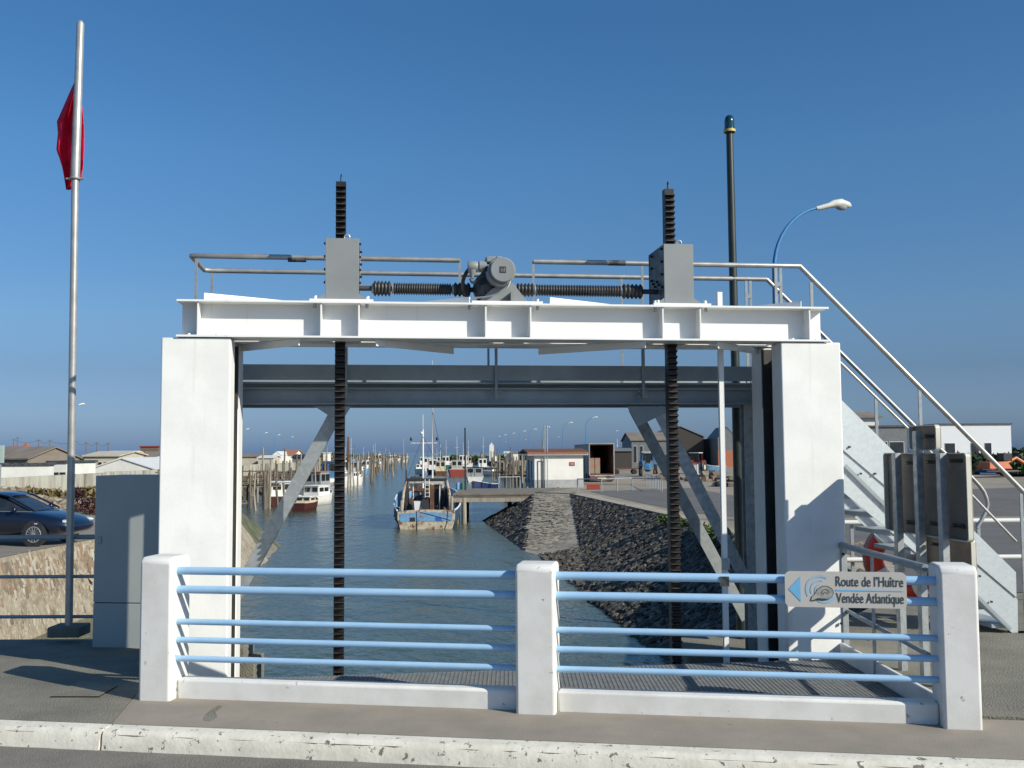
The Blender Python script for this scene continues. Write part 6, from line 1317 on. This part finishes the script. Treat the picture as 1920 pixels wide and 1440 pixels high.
boat('white and green fishing boat standing ashore behind the trailer', 0, 0, 70, 7.5, 2.8, 1.5, BGN, BW_, BWD, (-.5, 1.6, 2.0, 1.3, BW_, BW_), [(1.8, 4.0, BW_)], 'boats standing ashore', None, pos=(at(1178, 860, 165).x, 165, -.2))
boat('white fishing boat standing ashore behind the blue tractor', 0, 0, 75, 5.0, 2.8, 1.5, BW_, BW_, BWD, (-.3, 1.4, 2.0, 1.5, BW_, BW_), [(1.8, 4.2, BRD)], 'boats standing ashore', None, pos=(at(1242, 860, 150).x, 150, -.1))
boat('small pale blue boat lying ashore beside the brick building', 0, 0, 90, 2.8, 1.6, .6, BBL, BW_, BNV, None, None, 'boats standing ashore', None, pos=(at(1337, 860, 108).x, 108, -.5))
# flat trailer
t = thing('flat_trailer', (0, 0, 0), 'low rusty flat trailer standing between the box trailer and the blue tractor', 'trailer')
MB().box(-1.6, 1.6, -.8, .8, .5, .62).build('bed', RUST, t)
for x in (-.9, .9):
    for y in (-.75, .75): MB().cyl((x, y - .08, .25), (x, y + .08, .25), .25, n=14).build('wheel', RUBBER, t)
MB().beam((1.6, 0, .5), (2.6, 0, .35), .08, .08).build('drawbar', RUST, t); q = oz(1172, 889, -.6); t.location = q
for px, yb, yt, mt, wd, lab in ((1164, 872, 850, BW_, .34, 'white and blue fuel pump behind the flat trailer'), (1301, 895, 872, BGR, .26, 'grey metal drum on the quay left of the white posts'), (1308, 892, 871, BW_, .07, 'white marker post beside the grey drum')):
    q = oz(px, yb, -.6); h_ = (yb - yt) * q.y / F; t = thing('marker_post' if wd < .1 else ('fuel_pump' if px < 1200 else 'metal_drum'), q, lab, 'post' if wd < .1 else ('pump' if px < 1200 else 'drum'))
    if px < 1200: MB().box(q.x - wd, q.x + wd, q.y, q.y + .4, -.6, -.6 + h_ * .45).build('lower_case', BBL, t, bevel=.03); MB().box(q.x - wd * .95, q.x + wd * .95, q.y + .02, q.y + .38, -.6 + h_ * .452, -.6 + h_).build('upper_case', BW_, t, bevel=.03)
    else: MB().cyl(q, q + ZZ * h_, wd, n=16).build('body', mt, t); MB().cyl(q + ZZ * h_, q + ZZ * (h_ + .03), wd * .9, wd * .7, n=16).build('cap', mt, t)
# rubble heaps
def heap(px, py, r, n, mt, label, seed):
    rr_ = random.Random(seed); q = oz(px, py, -.6); t = thing('rubble_heap', q, label, 'rubble heap', 'heaps of rubble on the quay'); m = MB()
    for i in range(n):
        a = rr_.uniform(0, 6.28); u = rr_.random() ** .6; x = r * u * math.cos(a); y = r * .6 * u * math.sin(a); s = rr_.uniform(.12, .34); z = (1 - u) * r * .32 * rr_.random()
        M = Matrix.Translation((q.x + x, q.y + y, -.6 + z + s * .3)) @ Matrix.Rotation(rr_.uniform(0, 3), 4, 'Z') @ Matrix.Rotation(rr_.uniform(-.6, .6), 4, 'X')
        m.hexa([(x_ * s * rr_.uniform(.7, 1.1), y_ * s * rr_.uniform(.6, 1), z_ * s * rr_.uniform(.4, .8)) for z_ in (-1, 1) for x_, y_ in ((-1, -1), (1, -1), (1, 1), (-1, 1))], M)
    m.build('stones', mt, t, bevel=.02)
RUB = pm('rubble', (.24, .19, .14), (.12, .09, .07), sc=.9, rough=.9)
heap(1335, 902, 1.9, 60, RUB, 'brown heap of rubble between the grey drum and the white rod', 1); heap(1378, 912, 1.5, 50, RUB, 'brown heap of rubble right of the white rod', 2); heap(1250, 900, 1.6, 40, RUB, 'dark heap of scrap beside the blue tractor', 3); heap(1600, 1052, .5, 26, RUB, 'small heap of stones beside the right gate pillar', 4)
# orange machinery at the right
t = thing('orange_digger', (0, 0, 0), 'orange digger with a low boom parked below the white building', 'digger')
MB().box(-1.5, 1.5, -.9, .9, .4, .62).build('track', BDK, t, bevel=.1); MB().hexa([(-1.2, -.9, .7), (.9, -.9, .7), (.9, .9, .7), (-1.2, .9, .7), (-1.1, -.8, 1.25), (.5, -.8, 1.35), (.5, .8, 1.35), (-1.1, .8, 1.25)]).build('body', BOR, t, bevel=.06)
MB().box(.1, .9, -.85, .0, 1.36, 2.0).build('cab', BDK, t, bevel=.05); MB().tube([(.8, .3, 1.0), (2.0, .3, 1.6), (3.2, .3, .9)], .14, 8).build('boom', BOR, t); MB().prism([(0, 0), (.5, -.1), (.45, .5), (.1, .5)], (3.1, .05, .45), (1, 0, 0), (0, 0, 1), (0, .5, 0)).build('bucket', RUST, t)
p = at(1868, 878, 84); t.location = (p.x, 84, -.6); t.rotation_euler = (0, 0, R(8))
t = thing('skip', (0, 0, 0), 'low blue and orange skip at the road edge below the digger', 'skip'); MB().prism([(-.9, .0), (.9, 0), (1.3, .75), (-1.3, .75)], (0, -.5, .05), (1, 0, 0), (0, 0, 1), (0, 1.2, 0)).build('body', BRB, t, bevel=.02); MB().beam((-1.35, -.55, .8), (1.35, -.55, .8), .09, .09).build('rim', BOR, t); MB().box(.1, 1.0, -.52, -.505, .2, .6).build('orange_panel', BOR, t)
q = oz(1852, 890, -.6); t.location = q
# ---- white barriers on the quay behind the stairs
def wbar(x0, x1, y0, y1, d, label, posts_px, bars=((0, 1),)):
    t = thing('white_barrier', at((x0 + x1) / 2, 1100, d), label, 'barrier', 'white barriers along the quay road'); o = t.location.copy(); o.z = zr_prof(d); t.location = o
    za = at(x0, y0, d).z; zb_ = at(x1, y1, d).z; zc_ = (za + zb_) / 2
    for k, _ in enumerate(bars): 
        z = zc_ - k * .42
        MB().cyl((at(x0, y0, d).x, d, z), (at(x1, y1, d).x, d, z), .028, n=10).build('rail', BW_, t)
    for px in posts_px: x = at(px, y0, d).x; MB().box(x - .018, x + .018, d + .03, d + .06, o.z, zc_ + .01).build('post', GALV, t)
wbar(1580, 1655, 980, 979, 11.6, 'short white topped barrier between the gate pillar and the stairs', (1599, 1652), ((0, 1), (1, 1)))
wbar(1800, 1930, 977, 975, 11.9, 'white two rail barrier at the right edge behind the stairs', (1837, 1925), ((0, 1), (1, 1)))
# ---- red and white lifebuoy under the stairs
t = thing('lifebuoy', (0, 0, 0), 'red and white lifebuoy hanging under the stairs behind the sign post', 'lifebuoy')
for k in range(4):
    MB().torus((0, 0, 0), (0, 1, 0), .27, .085, 10, 10, R(90 * k + 48), R(90 * k + 116)).build('red_section', BUOY, t, ang=80); MB().torus((0, 0, 0), (0, 1, 0), .27, .088, 4, 10, R(90 * k + 116), R(90 * k + 138)).build('white_band', BW_, t, ang=80)
MB().torus((0, 0, 0), (0, 1, 0), .37, .012, 24, 5).build('grab_rope', BWD, t)
p = at(1694, 1053, 10.6); t.location = p; t.rotation_euler = (R(10), R(20), R(-35)); t.scale = (1.12, 1.12, 1.12)
q = at(1694, 1053, 10.75); t2 = thing('lifebuoy_post', (q.x, q.y, 0), 'grey post that carries the lifebuoy under the stairs', 'post'); MB().box(q.x - .03, q.x + .03, q.y + .12, q.y + .18, 0, q.z + .3).build('post', GALV, t2); MB().box(q.x - .2, q.x + .2, q.y + .06, q.y + .12, q.z - .03, q.z + .03).build('bracket', GALV, t2)
# ---- concrete corner blocks behind the gate
q = GP(ga(456, 1225, .9)[0], .95, 0); t = thing('concrete_block', q, 'small stepped concrete block at the foot of the left gate guide', 'block')
MB().box(-.09, .12, -.1, .25, -2.6, -.03, Matrix.Translation((q.x, q.y, 0))).box(-.09, .03, -.1, .25, -.029, .09, Matrix.Translation((q.x, q.y, 0))).build('block', PAVE2, t, bevel=.01)
q = GP(ga(1365, 1225, 1.2)[0], 1.2, 0); t = thing('concrete_ledge', q, 'low concrete ledge behind the white rod at the foot of the right gate guide', 'ledge')
MB().box(-.42, .35, -.15, .9, -2.6, -.12, Matrix.Translation((q.x, q.y, 0))).build('ledge', PAVE2, t, bevel=.02)
# ---- far vegetation
def hedge(pts, h, label, mt, n, name='scrub', seed=5, jx=6, sz=1.0):
    rr_ = random.Random(seed); m = MB()
    for i in range(n):
        k = rr_.randrange(len(pts) - 1); u = rr_.random(); x = pts[k][0] + (pts[k + 1][0] - pts[k][0]) * u + rr_.uniform(-jx, jx); y = pts[k][1] + (pts[k + 1][1] - pts[k][1]) * u + rr_.uniform(-8, 8)
        hh = h * (.6 + .4 * math.sin(x * .13) * math.sin(x * .037 + 1)); c = Vector((x, y, -.6 + rr_.uniform(0, 1) * hh)); s = rr_.uniform(.4, 1.0) * sz
        a = Vector((rr_.gauss(0, 1), rr_.gauss(0, 1), rr_.gauss(0, .6))).normalized(); b_ = a.cross(Vector((rr_.gauss(0, 1), .2, 1))).normalized()
        m.add([c - a * s, c + b_ * s * .6, c + a * s, c - b_ * s * .6], [(0, 1, 2, 3)])
    return tag(m.build(name, mt, None, sm=False), label, kind='stuff')
tag(hedge([(-14, 280), (10, 290), (60, 300)], 2.6, 'low green scrub on the skyline behind the right bank stakes', LGR, 3000), cat='scrub')
tag(hedge([(-240, 340), (-150, 345), (-60, 350)], 2.4, 'low green scrub on the left skyline under the utility poles', LGR, 4200, seed=6), cat='scrub')
tag(hedge([(60, 170), (120, 180), (190, 200)], 2.6, 'green scrub along the right skyline', LDG, 3600, seed=7), cat='scrub')


tag(hedge([(8, 205), (12, 180), (20, 175)], 1.8, 'green brown marsh grass behind the right bank stakes', LDRY, 3600, seed=8, name='marsh_grass', jx=3, sz=.4), cat='grass')
tag(hedge([(7, 130), (9, 150), (14, 150)], 1.0, 'green marsh grass at the foot of the right bank stakes', LGR, 3000, seed=9, name='marsh_grass', jx=2, sz=.35), cat='grass')
tag(hedge([(-38, 190), (-46, 250), (-66, 400)], 1.6, 'dry marsh grass behind the left bank stakes', LDRY, 4000, seed=12, name='marsh_grass', jx=4, sz=.5), cat='grass')
